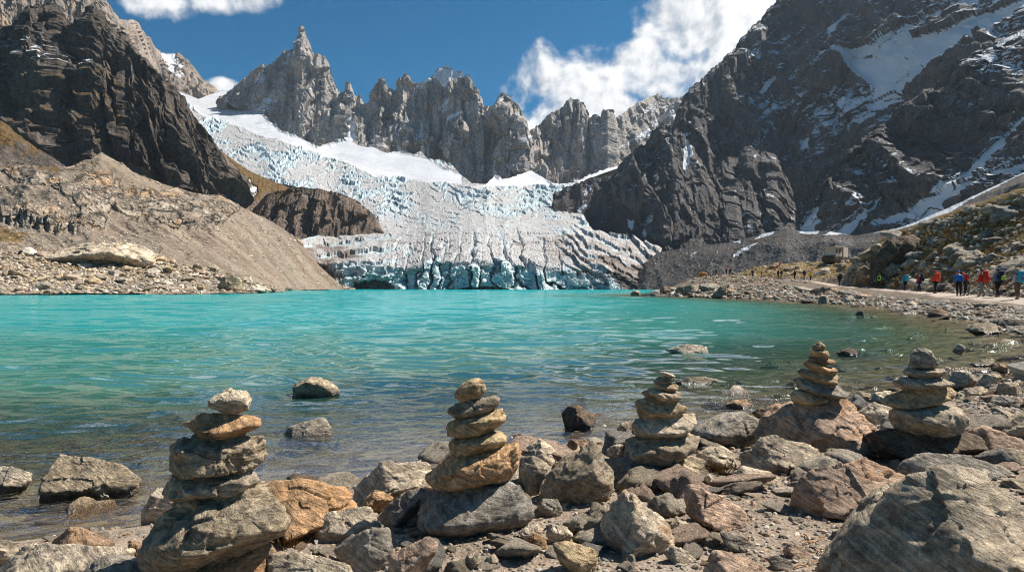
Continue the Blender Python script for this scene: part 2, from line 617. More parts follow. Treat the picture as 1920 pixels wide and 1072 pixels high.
M_GRANITE = mat_mountain('granite_spires', (0.265, 0.256, 0.248), (0.60, 0.565, 0.53), (0.62, 0.42, 0.28), (0.08, 0.06, 0.03), (0.3, 0.28, 0.26), 0.25, 0.55, 0.42, 1.05, -0.9)
M_FARWEST = mat_mountain('tan_granite', (0.18, 0.16, 0.14), (0.44, 0.37, 0.31), (0.46, 0.30, 0.18), (0.08, 0.06, 0.03), (0.3, 0.28, 0.26), -0.06, 0.6, 0.5, 0.7, -0.9)
M_CRAG = mat_mountain('dark_crag_rock', (0.050, 0.045, 0.042), (0.195, 0.165, 0.14), (0.21, 0.145, 0.09), (0.125, 0.078, 0.028), (0.18, 0.15, 0.12), 0.03, 1.0, 0.4, 0.5, -0.18)
M_PALE = mat_mountain('pale_cliff_and_scree', (0.26, 0.225, 0.19), (0.56, 0.49, 0.41), (0.58, 0.37, 0.19), (0.14, 0.09, 0.03), (0.29, 0.235, 0.18), -0.9, 1.0, 0.7, 0.2, -0.25, (0.16, 0.22, 0.11), 0.10)
M_KNOB = mat_mountain('brown_knoll_rock', (0.10, 0.082, 0.070), (0.29, 0.228, 0.185), (0.30, 0.19, 0.12), (0.15, 0.095, 0.035), (0.22, 0.17, 0.13), -0.5, 1.2, 0.4, 0.4, -0.2)
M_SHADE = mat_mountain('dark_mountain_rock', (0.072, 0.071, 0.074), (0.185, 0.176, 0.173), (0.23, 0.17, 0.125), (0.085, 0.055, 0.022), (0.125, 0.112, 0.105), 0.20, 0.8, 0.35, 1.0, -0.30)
M_TALUS = mat_mountain('grey_talus', (0.07, 0.065, 0.062), (0.16, 0.14, 0.13), (0.14, 0.11, 0.09), (0.08, 0.055, 0.025), (0.118, 0.107, 0.101), 0.02, 1.4, 0.2, 0.9, -0.5)

# ------------------------------------------------------------------ central granite spires
C_SIL = [(405, 190), (437, 167), (450, 151), (473, 137), (493, 123), (499, 127), (512, 121), (519, 118), (525, 104), (533, 93), (540, 97), (546, 93), (551.5, 94), (555, 81), (559, 68), (563, 54), (567, 50), (571, 60), (578, 78), (583, 94), (587, 98), (591, 103), (598, 103), (603, 109), (608, 107), (613, 120), (619, 136), (626, 151), (630, 159), (633, 170), (638, 175), (645, 200), (655, 240), (665, 290)]
C2_SIL = [(596, 296), (606, 285), (618, 240), (630, 195), (641, 172), (644, 177), (650, 162), (654, 157), (659, 165), (664, 180), (669, 185), (673, 179), (677, 178), (682, 191), (687, 194), (693, 188), (700, 172), (708, 159), (714, 154), (720, 162), (726, 167), (730, 172), (737, 168), (745, 159), (753, 149), (760, 138), (767, 146), (772, 157), (779, 156), (789, 156), (800, 151), (810, 144), (818, 137), (826, 129), (836, 127), (847, 131), (854, 138), (865, 138), (870, 146), (878, 147), (886, 159), (894, 175), (901, 191), (909, 204), (917, 206), (922, 204), (929, 206), (934, 201), (938, 188), (944, 179), (951, 180), (958, 191), (964, 196), (970, 198), (977, 206), (982, 225), (988, 240), (993, 253), (1000, 275), (1010, 310), (1020, 345)]
C3_SIL = [(950, 340), (960, 300), (980, 265), (994, 254), (1004, 243), (1017, 230), (1031, 217), (1044, 209), (1057, 201), (1062, 191), (1070, 185), (1080, 188), (1091, 198), (1098, 214), (1106, 230), (1111, 225), (1119, 220), (1126, 227), (1130, 225), (1135, 212), (1141, 209), (1148, 217), (1153, 227), (1161, 219), (1177, 206), (1192, 196), (1213, 185), (1234, 179), (1247, 183), (1260, 189), (1273, 187), (1284, 186), (1340, 200), (1400, 220)]
AMP_SPIRE = [(80, 12, True, 3), (42, 17, 'F', 1), (17, 8, 'F', 1), (7.5, 3.2, 'F', 1), (34, 10, 'U', 4), (13, 3.6, 'U', 3), (14, 2.5, True, 4)]
C1_SNOW = [([(478, 140), (505, 148), (500, 170), (478, 160)], .5), ([(540, 100), (552, 110), (545, 128), (530, 120)], .5), ([(575, 165), (590, 160), (588, 175), (575, 175)], .6), ([(460, 190), (500, 205), (520, 180), (530, 190), (505, 230), (470, 215)], .55)]
C2_SNOW = [([(812, 142), (826, 128), (850, 132), (868, 140), (860, 150), (848, 158), (835, 168), (822, 152)], 1.7), ([(830, 165), (850, 160), (840, 200), (828, 215)], .5), ([(835, 218), (868, 206), (870, 212), (838, 228)], 1.0),
           ([(848, 262), (875, 252), (872, 260), (852, 268)], 1.0), ([(780, 158), (810, 148), (806, 158), (782, 164)], .5),
           ([(653, 250), (656, 215), (660, 250), (662, 268), (652, 268)], 1.15), ([(700, 280), (698, 235), (704, 265), (712, 285)], 1.15), ([(746, 290), (743, 250), (749, 270), (756, 292)], 1.15), ([(786, 292), (790, 240), (786, 210), (793, 240), (796, 296)], 1.15), ([(924, 330), (925, 270), (931, 300), (936, 332)], 1.0)]
C3_SNOW = [([(994, 330), (992, 265), (998, 290), (1006, 318), (1030, 335), (1033, 350), (980, 350)], 1.2), ([(1121, 322), (1112, 270), (1118, 260), (1126, 300), (1140, 315)], 1.15), ([(1155, 310), (1152, 250), (1158, 235), (1163, 300), (1170, 312)], 1.0),
           ([(1230, 215), (1265, 210), (1280, 225), (1255, 240), (1225, 235), (1195, 270), (1180, 265), (1210, 235)], .55)]
tent('mountain', C_SIL, 1350, 2.3, [(405, 230), (437, 200), (494, 240), (557, 290), (610, 320), (665, 330)], 405, 665, 1.3, 1.6, M_GRANITE, AMP_SPIRE, 3, snow=C1_SNOW, back=200, vstretch=.30, edge=1.5, dsoft=1.6, topk=.35, jag=3.0)
tent('mountain', C2_SIL, [(610, 1150), (830, 1190), (1020, 1060)], 2.2, [(596, 302), (610, 310), (700, 320), (800, 345), (880, 375), (1020, 375)], 596, 1020, 1.3, 1.6, M_GRANITE, AMP_SPIRE, 11, snow=C2_SNOW, back=200, vstretch=.30, edge=1.5, dsoft=1.6, topk=.45, jag=6.0)
tent('mountain', C3_SIL, [(960, 1150), (1070, 1200), (1140, 1180), (1230, 1450), (1400, 1500)], [(960, 2.2), (1150, 2.0), (1220, 1.3), (1400, 1.2)], 375, 950, 1400, 1.4, 1.6, M_GRANITE, AMP_SPIRE, 19, snow=C3_SNOW, back=200, vstretch=.30, edge=1.5, dsoft=1.6, topk=.45, jag=6.0)

# ------------------------------------------------------------------ left side
L1_SIL = [(-320, -260), (-150, -190), (0, -90), (60, -60), (110, -40), (150, -10), (193, 0), (201, 10), (212, 26), (225, 37), (238, 39), (246, 37), (261, 47), (272, 63), (282, 76), (290, 91), (300, 97), (316, 102), (334, 99), (347, 112), (360, 125), (371, 138), (384, 154), (400, 162), (405, 170), (414, 182), (440, 204), (480, 230)]
L2_SIL = [(-320, -10), (-120, 60), (0, 84), (20, 76), (31, 66), (52, 50), (68, 31), (78, 18), (86, 21), (97, 16), (104, 18), (112, 31), (120, 52), (131, 54), (157, 47), (165, 31), (175, 23), (185, 31), (198, 47), (209, 55), (219, 65), (230, 68), (240, 81), (251, 94), (261, 107), (277, 125), (293, 141), (308, 157), (324, 167), (340, 183), (355, 204), (371, 225), (387, 246), (400, 266), (413, 290), (425, 320), (432, 372)]
L3_SIL = [(-320, 120), (-100, 200), (0, 232), (31, 256), (63, 277), (94, 295), (118, 312), (150, 332), (170, 345)]
AMP_CRAG = [(120, 13, True, 4), (95, 20, 'U', 3), (34, 9, 'U', 4), (12, 2.6, 'U', 3), (20, 1.6, 'F', 1), (8, 1.2, 'F', 1)]
tent('mountain', L1_SIL, [(-320, 1100), (200, 1150), (300, 1700), (480, 1800)], [(-320, 1.5), (200, 1.6), (480, 1.3)], [(-320, 260), (480, 330)], -320, 480, 2.0, 2.2, M_FARWEST, AMP_SPIRE, 23, back=250,
     snow=[([(290, 92), (330, 102), (345, 125), (352, 150), (330, 150), (312, 130)], .75), ([(340, 100), (360, 125), (370, 145), (352, 140)], .4), ([(0, 20), (60, 10), (120, 60), (60, 70)], .3)])
tent('mountain', L2_SIL, [(-320, 470), (0, 470), (200, 450), (432, 430)], 1.7, [(-320, 350), (0, 350), (180, 350), (260, 372), (432, 400)], -320, 432, 1.5, 1.7, M_CRAG, AMP_CRAG, 31, back=180, vstretch=.20, jag=5.0, topk=.4, dip=26,
     snow=[([(-50, 70), (60, 80), (200, 120), (260, 105), (240, 140), (140, 160), (60, 150), (-60, 170)], .28, 25.0), ([(90, 145), (138, 118), (140, 124), (95, 152)], .8), ([(125, 60), (133, 66), (148, 92), (140, 88)], .8), ([(20, 100), (55, 88), (56, 95), (25, 106)], .8), ([(0, 130), (20, 128), (18, 137), (0, 138)], .9)],
     veg=[([(-100, 180), (40, 160), (120, 160), (180, 130), (240, 170), (270, 230), (200, 290), (120, 250), (60, 260), (-100, 230)], .55, 30.0), ([(215, 215), (300, 205), (290, 240), (225, 245)], .5, 15.0), ([(300, 330), (420, 340), (420, 390), (290, 370)], .3, 15.0)],
     scree=[([(175, 400), (182, 300), (192, 283), (210, 300), (300, 350), (330, 400)], 1.0, 5.0)])
tent('mountain', L3_SIL, 300, .95, [(-320, 360), (170, 372)], -320, 170, 2, 2, M_CRAG, [(60, 9, True, 3), (16, 3, True, 4), (5, 1, True, 3)], 37, back=80,
     veg=[([(-320, 100), (0, 225), (95, 290), (60, 300), (0, 285), (-320, 260)], .75, 15.0)])

LW = [(-340, 556.5, 105), (0, 554.0, 124), (300, 553.1, 132), (480, 551.2, 150), (522, 548.4, 190), (540, 545.5, 258), (620, 543.9, 330), (665, 543.4, 360)]
LB = [(-340, 478, 158), (0, 484, 160), (150, 494, 164), (300, 503, 170), (400, 516, 180), (470, 530, 188), (522, 540, 215), (560, 540, 285), (620, 541, 340), (665, 542, 362)]
LM = [(-340, 395, 200), (0, 415, 196), (100, 425, 196), (200, 436, 205), (300, 430, 222), (400, 440, 245), (480, 478, 268), (560, 522, 310), (620, 538, 345), (665, 541, 364)]
LT = [(-340, 300, 262), (0, 316, 262), (60, 314, 262), (120, 318, 262), (170, 302, 300), (188, 288, 320), (215, 302, 315), (250, 325, 300), (300, 345, 300), (360, 362, 310), (410, 372, 330), (440, 385, 350), (480, 404, 385), (520, 425, 400), (560, 455, 395), (600, 500, 380), (640, 535, 370), (665, 540, 366)]
loft('hillside', [LT, LM, LB, LW], -340, 665, 1.6, 190, M_PALE, [(70, 10, True, 3), (26, 6, True, 4), (9, 1.8, True, 3)], 41, back=60, vstretch=1.4, edge=12.0, lean=.7, smooth=True, rill=(.65, .75, 2.9, 12),
     damp=lambda u, v: .12 + .88 * sstep(v, 520, 440),
     scree=[([(165, 300), (192, 280), (230, 310), (300, 345), (330, 352), (260, 372), (205, 340), (180, 335)], 1.0), ([(-340, 320), (0, 330), (60, 345), (130, 395), (150, 440), (60, 420), (-340, 400)], .75, 12.0), ([(-340, 440), (0, 425), (120, 455), (190, 450), (205, 400), (262, 420), (330, 440), (400, 430), (440, 405), (450, 385), (520, 420), (560, 455), (640, 535), (660, 560), (560, 560), (480, 560), (-340, 570)], 1.0, 6.0)],
     veg=[([(-340, 430), (0, 440), (70, 460), (20, 475), (-340, 480)], .8, 9.0), ([(0, 470), (150, 480), (300, 492), (380, 520), (250, 530), (0, 505)], .45, 14.0), ([(0, 312), (110, 318), (200, 330), (120, 335), (0, 325)], .6, 8.0)])
tent('hillside', [(378, 250), (395, 258), (402, 268), (413, 282), (440, 304), (470, 324), (522, 345), (554, 358), (590, 372), (615, 420), (640, 480), (655, 545)], 560, .85, 548, 378, 655, 1.6, 2, M_KNOB, [(45, 5, True, 3), (14, 1.6, True, 3), (4, .5, True, 2)], 43, back=70,
     scree=[([(378, 250), (402, 268), (440, 310), (470, 345), (470, 400), (520, 440), (600, 540), (560, 548), (440, 440), (380, 400)], 1.0, 5.0)],
     veg=[([(413, 282), (470, 320), (554, 358), (545, 375), (500, 360), (480, 380), (468, 345)], .9, 8.0)],
     snow=[([(463, 338), (470, 335), (474, 350), (484, 350), (480, 368), (464, 384), (459, 380), (468, 358)], 1.0, 2.0)])
tent('hillside', [(462, 425), (473, 399), (490, 378), (504, 364), (540, 357), (572, 353), (598, 357), (635, 362), (672, 380), (690, 395), (702, 406), (716, 440)], 508, 1.6, [(462, 442), (494, 445), (536, 462), (577, 470), (619, 466), (661, 456), (716, 440)], 462, 716, 1.3, 1.3, M_KNOB, [(60, 10, True, 4), (24, 6, 'F', 1), (9, 3, 'F', 1), (4, 1.2, 'F', 1), (16, 3.5, 'V', 3)], 47, jag=5.0, back=60,
     veg=[([(500, 362), (540, 352), (575, 350), (560, 375), (520, 378)], .6, 8.0)])

# ------------------------------------------------------------------ right side
RA_SIL = [(1150, 345), (1177, 306), (1198, 290), (1226, 262), (1250, 246), (1262, 238), (1268, 225), (1276, 206), (1287, 183), (1302, 167), (1318, 154), (1334, 138), (1349, 128), (1365, 110), (1381, 94), (1391, 78), (1401, 68), (1415, 52), (1428, 39), (1438, 26), (1454, 10), (1464, 3), (1490, -14), (1560, -70), (1650, -120), (1800, -150), (2000, -160), (2350, -120)]
R_SNOW = [([(1546, 112), (1572, 94), (1614, 102), (1646, 94), (1677, 78), (1724, 57), (1761, 39), (1797, 16), (1823, -4), (1848, -4), (1839, 21), (1781, 47), (1750, 68), (1724, 86), (1771, 78), (1828, 47), (1920, 12), (2200, -90), (2200, 0), (1920, 50), (1855, 92), (1802, 124), (1750, 156), (1698, 188), (1656, 212), (1632, 212), (1646, 172), (1614, 146), (1578, 125)], 1.0, 5.0),
          ([(1421, 175), (1447, 151), (1468, 141), (1462, 154), (1430, 180)], 1.0, 2.0), ([(1555, 60), (1570, 45), (1588, 35), (1570, 70), (1558, 80)], .8, 3.0), ([(1390, 105), (1430, 95), (1425, 120), (1400, 130)], .55, 6.0),
          ([(1284, 262), (1293, 290), (1284, 326), (1277, 322), (1281, 290)], 1.0, 2.0), ([(1505, 266), (1528, 258), (1524, 285), (1508, 292)], .9, 3.0), ([(1410, 295), (1420, 305), (1432, 335), (1420, 330)], .8, 3.0),
          ([(1380, 190), (1440, 185), (1480, 200), (1540, 225), (1500, 232), (1430, 225), (1390, 215)], .33, 14.0), ([(1520, 180), (1640, 190), (1640, 260), (1560, 270), (1500, 220)], .33, 22.0), ([(1640, 250), (1700, 200), (1720, 210), (1650, 275)], .3, 14.0)]
AMP_R = [(170, 26, True, 4), (70, 16, 'V', 3), (60, 7, 'F', 1), (22, 4.5, 'F', 1), (9, 2.4, 'F', 1), (12, 2.6, True, 3)]
AMP_R2 = [(120, 12, True, 4), (45, 9, 'V', 3), (40, 4, 'F', 1), (14, 3, 'F', 1), (6, 1.5, 'F', 1), (9, 1.5, True, 3)]
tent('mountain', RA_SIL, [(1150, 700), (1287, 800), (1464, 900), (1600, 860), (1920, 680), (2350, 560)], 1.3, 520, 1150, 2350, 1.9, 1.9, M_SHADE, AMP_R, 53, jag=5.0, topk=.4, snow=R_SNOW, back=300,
     veg=[([(1250, 280), (1600, 300), (1700, 250), (1900, 260), (1900, 330), (1500, 400), (1250, 380)], .25, 40.0)],
     scree=[([(1430, 420), (1465, 330), (1480, 300), (1500, 330), (1480, 440)], .9, 8.0)])
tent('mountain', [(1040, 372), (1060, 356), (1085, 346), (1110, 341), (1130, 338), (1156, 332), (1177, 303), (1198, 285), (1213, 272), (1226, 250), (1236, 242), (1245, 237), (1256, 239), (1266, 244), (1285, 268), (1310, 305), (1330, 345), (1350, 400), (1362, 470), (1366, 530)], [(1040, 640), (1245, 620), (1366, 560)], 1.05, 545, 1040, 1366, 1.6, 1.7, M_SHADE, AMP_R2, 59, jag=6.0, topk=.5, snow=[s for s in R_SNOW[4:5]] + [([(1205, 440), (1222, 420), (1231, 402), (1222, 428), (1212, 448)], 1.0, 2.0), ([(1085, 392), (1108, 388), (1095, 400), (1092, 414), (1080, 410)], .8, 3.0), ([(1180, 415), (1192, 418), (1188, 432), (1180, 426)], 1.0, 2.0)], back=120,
     veg=[([(1130, 340), (1245, 260), (1300, 320), (1240, 350), (1140, 370)], .42, 20.0)],
     scree=[([(1040, 372), (1130, 342), (1150, 350), (1140, 380), (1180, 390), (1215, 440), (1250, 470), (1250, 545), (1000, 545)], .9, 6.0)])
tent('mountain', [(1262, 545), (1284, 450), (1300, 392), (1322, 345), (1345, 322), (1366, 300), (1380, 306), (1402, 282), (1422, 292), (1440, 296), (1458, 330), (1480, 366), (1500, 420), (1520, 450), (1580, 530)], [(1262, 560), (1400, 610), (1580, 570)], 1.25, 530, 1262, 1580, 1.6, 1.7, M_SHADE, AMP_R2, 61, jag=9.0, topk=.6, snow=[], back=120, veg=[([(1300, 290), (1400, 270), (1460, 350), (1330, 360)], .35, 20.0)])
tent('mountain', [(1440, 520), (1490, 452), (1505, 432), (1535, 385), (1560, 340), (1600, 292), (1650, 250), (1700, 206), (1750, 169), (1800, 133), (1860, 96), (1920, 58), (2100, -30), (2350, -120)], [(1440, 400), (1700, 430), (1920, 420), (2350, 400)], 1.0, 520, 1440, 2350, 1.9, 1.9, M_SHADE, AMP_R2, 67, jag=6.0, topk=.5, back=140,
     snow=[([(1557, 366), (1536, 397), (1499, 438), (1531, 450), (1545, 418)], 1.0, 3.0), ([(1661, 366), (1640, 397), (1593, 424), (1546, 450), (1600, 452), (1625, 425), (1650, 400)], 1.0, 3.0), ([(1920, 256), (1870, 308), (1844, 340), (1792, 376), (1724, 418), (1677, 432), (1610, 440), (1640, 420), (1700, 402), (1790, 350), (1850, 290), (1920, 240), (2200, 100), (2200, 140)], 1.0, 4.0), ([(1920, 329), (1870, 352), (1802, 387), (1740, 425), (1680, 440), (1720, 410), (1830, 350), (1920, 315), (2200, 240), (2200, 300)], 1.0, 4.0), ([(1855, 92), (1920, 46), (2100, -30), (2100, 20), (1920, 78), (1870, 105)], .9, 4.0), ([(1800, 140), (1920, 110), (1920, 160), (1830, 170)], .40, 15.0)],
     veg=[([(1500, 380), (1650, 260), (1750, 200), (1800, 240), (1640, 330), (1560, 370)], .42, 25.0)])
tent('scree', [(1140, 545), (1165, 538), (1195, 515), (1215, 490), (1234, 474), (1280, 467), (1330, 461), (1380, 455), (1430, 440), (1475, 430), (1510, 436), (1550, 434), (1600, 444), (1680, 430), (1720, 416), (1800, 382), (1920, 328), (2200, 240), (2350, 200)], [(1140, 380), (1234, 400), (1500, 350), (1700, 300), (1920, 280), (2350, 260)], .66, 550, 1140, 2350, 1.8, 1.6, M_TALUS, [(110, 9, True, 3), (36, 3.6, True, 4), (9, 1.2, True, 3), (3, .5, True, 3)], 71, jag=1.0, back=80, rill=(.8, -.6, 1.6, 12), edge=5.0,
     scree=[([(1000, 400), (2400, 200), (2400, 600), (1000, 600)], .85, 5.0)],
     snow=[([(1557, 366), (1536, 397), (1499, 438), (1531, 441), (1545, 418)], 1.0, 3.0), ([(1661, 366), (1640, 397), (1593, 424), (1546, 443), (1600, 440), (1625, 425), (1650, 400)], 1.0, 3.0), ([(1920, 329), (1870, 352), (1802, 387), (1740, 425), (1640, 437), (1720, 410), (1830, 350), (1920, 305), (2200, 230), (2200, 300)], 1.0, 3.0), ([(1376, 488), (1400, 470), (1423, 458), (1425, 461), (1402, 476), (1378, 493)], .85, 1.5), ([(1372, 452), (1388, 448), (1390, 458), (1374, 457)], 1.0, 2.0), ([(1415, 452), (1440, 432), (1462, 424), (1450, 440)], .9, 2.0)])


# ------------------------------------------------------------------ glacier
def mat_ice():
    m, nb, out = new_mat('glacier_ice')
    g = nb.geo()
    pos, nz = g['Position'], nb.sep(g['Normal'])[2]
    mk = nb.sep(nb.attr('mask'))            # fresh blue ice, dirt, snow
    fine = nb.noise(pos, 0.5, 8, 0.7)
    mid = nb.noise(pos, 0.07, 6, 0.65, 0.5)
    strata = nb.noise(nb.mul(pos, (0.04, 0.04, 0.55)), 1.0, 6, 0.65, 0.8)
    crust = nb.mix(nb.ss(fine, 0.3, 0.7), (0.29, 0.285, 0.28), (0.53, 0.53, 0.53))
    fresh = nb.mix(nb.ss(strata, 0.3, 0.7), (0.44, 0.58, 0.59), (0.68, 0.75, 0.75))
    pale = (0.40, 0.49, 0.53)
    c = nb.mix(nb.ss(mk[0], 0.05, 0.45), crust, pale)
    c = nb.mix(nb.ss(mk[0], 0.4, 0.9), c, fresh)
    drips = nb.noise(nb.mul(pos, (0.7, 0.7, 0.06)), 1.0, 6, 0.7, 0.5)
    df = nb.math('ADD', mk[1], nb.math('ADD', nb.math('MULTIPLY', nb.math('SUBTRACT', mid, 0.5), 1.5), nb.math('MULTIPLY', nb.math('SUBTRACT', drips, 0.5), 1.3)))
    c = nb.mix(nb.ss(df, 0.42, 0.85), c, nb.mix(fine, (0.10, 0.075, 0.06), (0.26, 0.20, 0.165)))
    c = nb.mix(nb.ss(df, 0.85, 1.15), c, (0.035, 0.03, 0.028))
    c = nb.mix(nb.ss(nb.math('ADD', mk[2], nb.math('MULTIPLY', nb.math('SUBTRACT', fine, 0.5), 0.5)), 0.4, 0.6), c, (0.55, 0.575, 0.61))
    h = nb.math('MULTIPLY', nb.math('ADD', fine, nb.math('MULTIPLY', drips, 0.8)), nb.math('SUBTRACT', 1.0, nb.math('MULTIPLY', mk[2], 0.85)))
    principled(nb, out, c, 0.55, nb.bump(h, 1.1, 0.8), 0.3)
    return m


G_TOP = [(335, 172), (345, 176), (372, 186), (400, 176), (412, 172), (437, 168), (457, 188), (478, 193), (486, 203), (506, 228), (525, 243), (557, 256), (598, 275), (619, 268), (630, 265), (656, 264), (677, 273), (703, 277), (724, 287), (750, 285), (776, 290), (789, 285), (802, 299), (828, 303), (850, 312), (862, 326), (884, 344), (912, 346), (928, 330), (943, 337), (969, 330), (995, 322), (1037, 346), (1078, 342), (1109, 326), (1135, 318), (1166, 312), (1200, 300), (1260, 290)]
G_DEPTH = [(165, 1560), (200, 1380), (250, 1130), (300, 950), (345, 780), (400, 590), (450, 470), (490, 392), (500, 383)]
G_CLIFF = [(540, 470), (560, 478), (590, 492), (620, 505), (640, 500), (690, 499), (760, 503), (800, 495), (850, 488), (900, 487), (960, 494), (1000, 503), (1050, 506), (1100, 508), (1150, 515), (1200, 528), (1250, 535)]
G_LEFT = [(172, 338), (185, 345), (230, 372), (280, 408), (320, 452), (345, 520), (352, 560), (362, 620), (380, 668), (405, 695), (425, 665), (438, 620), (450, 565), (470, 552), (490, 566), (512, 600), (530, 630), (548, 640)]
G_RIGHT = [(290, 1240), (312, 1175), (326, 1122), (342, 1088), (360, 1080), (387, 1092), (413, 1096), (434, 1112), (446, 1160), (456, 1205), (470, 1240), (490, 1235), (512, 1215), (530, 1203), (548, 1196)]


def build_glacier():
    du, dv = 1.25, 1.15
    u = np.arange(335, 1262, du)
    vt = ip(u, G_TOP)
    nr = int((548 - 165) / dv)
    t = np.linspace(0, 1, nr)[:, None]
    V = vt[None] + (546.5 - vt)[None] * t
    U = np.broadcast_to(u[None], V.shape).copy()
    # slide the columns so that the sheet ends at the traced side margins
    lo = np.interp(V, [p[0] for p in G_LEFT], [p[1] for p in G_LEFT])
    hi = np.interp(V, [p[0] for p in G_RIGHT], [p[1] for p in G_RIGHT])
    wob = 5 * fbm(np.stack([V.ravel() / 14, 0 * V.ravel(), 0 * V.ravel() + 3], 1), 3).reshape(V.shape)
    U = np.clip(U, lo - 2 + wob * (V > 330), hi + 2 + wob * (V > 330))
    uf = U.ravel()
    cu = np.arange(300, 1300, 2.0)
    ker = np.exp(-np.linspace(-2.5, 2.5, 61) ** 2)
    cv = np.convolve(np.pad(ip(cu, G_CLIFF), 30, 'edge'), ker / ker.sum(), 'valid')
    vc = np.interp(uf, cu, cv).reshape(U.shape)
    vcn = ip(uf, G_CLIFF) + 10 * fbm(np.stack([uf / 40, 0 * uf + 2, 0 * uf], 1), 3) + 0 * uf
    # distance: stretched above the cliff line, nearly plumb below it
    Vr = np.where(V < vc, 165 + (V - 165) * (500 - 165) / (vc - 165), 500 + (V - vc) / np.maximum(546.5 - vc, 5) * 40)
    Y = np.interp(Vr, [p[0] for p in G_DEPTH] + [540], [p[1] for p in G_DEPTH] + [373])
    P = W(U, V, Y)
    Q = P.reshape(-1, 3)
    uu, vv = U.ravel(), V.ravel()
    q3 = np.stack([uu / 30, vv / 30, 0 * uu], 1)
    wx, wy = fbm(q3, 4, seed=2), fbm(q3, 4, seed=8)
    # zones of the ice
    snow = np.zeros(uu.shape)
    for poly in ([(335, 172), (412, 172), (437, 168), (470, 190), (500, 228), (557, 257), (598, 276), (660, 262), (700, 277), (800, 299), (866, 330), (866, 346), (812, 345), (740, 334), (700, 330), (640, 300), (560, 278), (500, 256), (430, 232), (375, 215), (350, 195)],
                 [(885, 352), (912, 345), (928, 329), (943, 336), (969, 329), (995, 320), (1037, 345), (1078, 343), (1040, 349), (960, 351)], [(1078, 345), (1109, 325), (1135, 317), (1180, 305), (1150, 332), (1110, 344)]):
        snow = np.maximum(snow, sstep(poly_sd(uu, vv, poly) + 5 * wx, -3, 4))
    # flow coordinates: fins fan out below the icefall, serac rows run across it, ledges band both flanks
    def hsh(a, b=0):
        return (np.sin(a * 127.1 + b * 311.7 + 17.3) * 43758.5453) % 1.0
    th = np.arctan2(uu + 7 * wx - 862, vv - 205.0)
    low = sstep(vv + 6 * wx, 414, 446)
    rr_ = np.hypot(uu - 862, vv - 205.0)
    lfn = fbm(np.stack([uu / 95, vv / 210, 0 * uu + 5], 1), 3)
    t = th * 11.8 + .62 * wx + 2.1 * lfn + 40
    fin, ff = np.floor(t), t - np.floor(t)
    fin_gap = np.clip(np.minimum(ff, 1 - ff) / .17, 0, 1)
    fin_gap = 1 - (1 - fin_gap) * (.35 + .65 * hsh(fin + (ff > .5)))
    grow = sstep(vv, 432, 500)
    broken = sstep(fbm(np.stack([t * .8, rr_ / 34, 0 * uu + 4], 1), 3), -.30, .22)
    fin_gap = 1 - (1 - fin_gap) * (.25 + .75 * np.maximum(broken, sstep(vv, 485, 510)))
    rag = fbm(np.stack([uu / 7, vv / 7, 0 * uu + 2], 1), 3, .6, True)
    fins = 3.2 * rag * (.4 + grow) + (fin_gap - 1) * (5 + 30 * grow) + (hsh(fin) - .5) * (3 + 9 * grow) + 6 * grow * (ff - .5) * (uu < 862) - 6 * grow * (ff - .5) * (uu >= 862)
    cross = (vv + 9 * wy + 5 * hsh(fin, 3)) / 17
    fins += 4.0 * (cross - np.floor(cross)) * (1 - .5 * grow)
    tl = (vv + 14 * wy + .13 * (uu - 600) + 14 * lfn) / 22                  # left lobe
    tr = (vv + 15 * wy - .22 * (uu - 1040) + 9 * wx + 16 * lfn) / (17 + .02 * (uu - 1000))      # right flank
    left = sstep(uu + 18 * wx, 775, 705)
    right = sstep(uu + 18 * wx, 1035, 1085)
    tb = np.where(uu < 880, tl, tr)
    bf, bi = tb - np.floor(tb), np.floor(tb)
    sg = np.floor(uu / 52 + 1.3 * wx + 7.3 * hsh(bi))
    amp_b = np.where(uu < 880, 13, 15) * (.35 + .65 * hsh(bi, sg))
    bands = amp_b * bf ** 1.3 + 3.0 * wx + 2.2 * rag
    side = np.maximum(left, right)
    ta = (vv + 18 * wy + 7 * np.sin((uu - 640) / 95.0) + 26 * lfn + 20) / 11.5
    af, ai = ta - np.floor(ta), np.floor(ta)
    us = uu / 19 + 1.4 * wx + 5.7 * hsh(ai)
    seg = np.floor(us)
    sf = np.clip(np.minimum(us - seg, 1 - us + seg) / .14, 0, 1)
    serac = (2.5 + 6.5 * hsh(seg, ai)) * af ** 1.5 - 4.5 * (1 - sf) * hsh(seg, ai + 9) + 1.8 * rag
    g1, g2, idc = cells((uu + 6 * wy) / 8.0, (vv + 5 * wx) / 5.0, 4)
    serac += (idc - .5) * 2.2
    patch = sstep(fbm(np.stack([uu / 70, vv / 34, 0 * uu + 8], 1), 3), -.22, .25)
    serac = serac * (.25 + .95 * patch) + 3.5 * lfn
    m_per = Q[:, 1] / F                                     # metres per photo pixel at that distance
    blocks_low = (1 - side) * fins + side * bands
    blk = (low * blocks_low + (1 - low) * serac) * (1 - 0.97 * snow)
    smooth_zone = sstep(poly_sd(uu, vv, [(700, 405), (820, 380), (900, 395), (1040, 410), (1090, 432), (1000, 428), (860, 440), (760, 455), (640, 470), (590, 470), (640, 440)]) + 8 * wx, -10, 12)
    blk *= 1 - 0.45 * smooth_zone * (1 - grow)
    blk *= sstep(vv, 545, 534) * 0.75 + 0.25
    Z = blk * m_per * 0.72
    face = sstep(vv - np.minimum(vcn + 20 * (hsh(fin, 2) - .5) * (1 - side), 537), -2, 3)                     # the calving face
    Q = Q.copy()
    Q[:, 2] += Z * (1 - face)
    # the face: buttresses and clefts run down it, and caves open at the water
    fc = np.where(side > .5, 1.0, fin_gap)
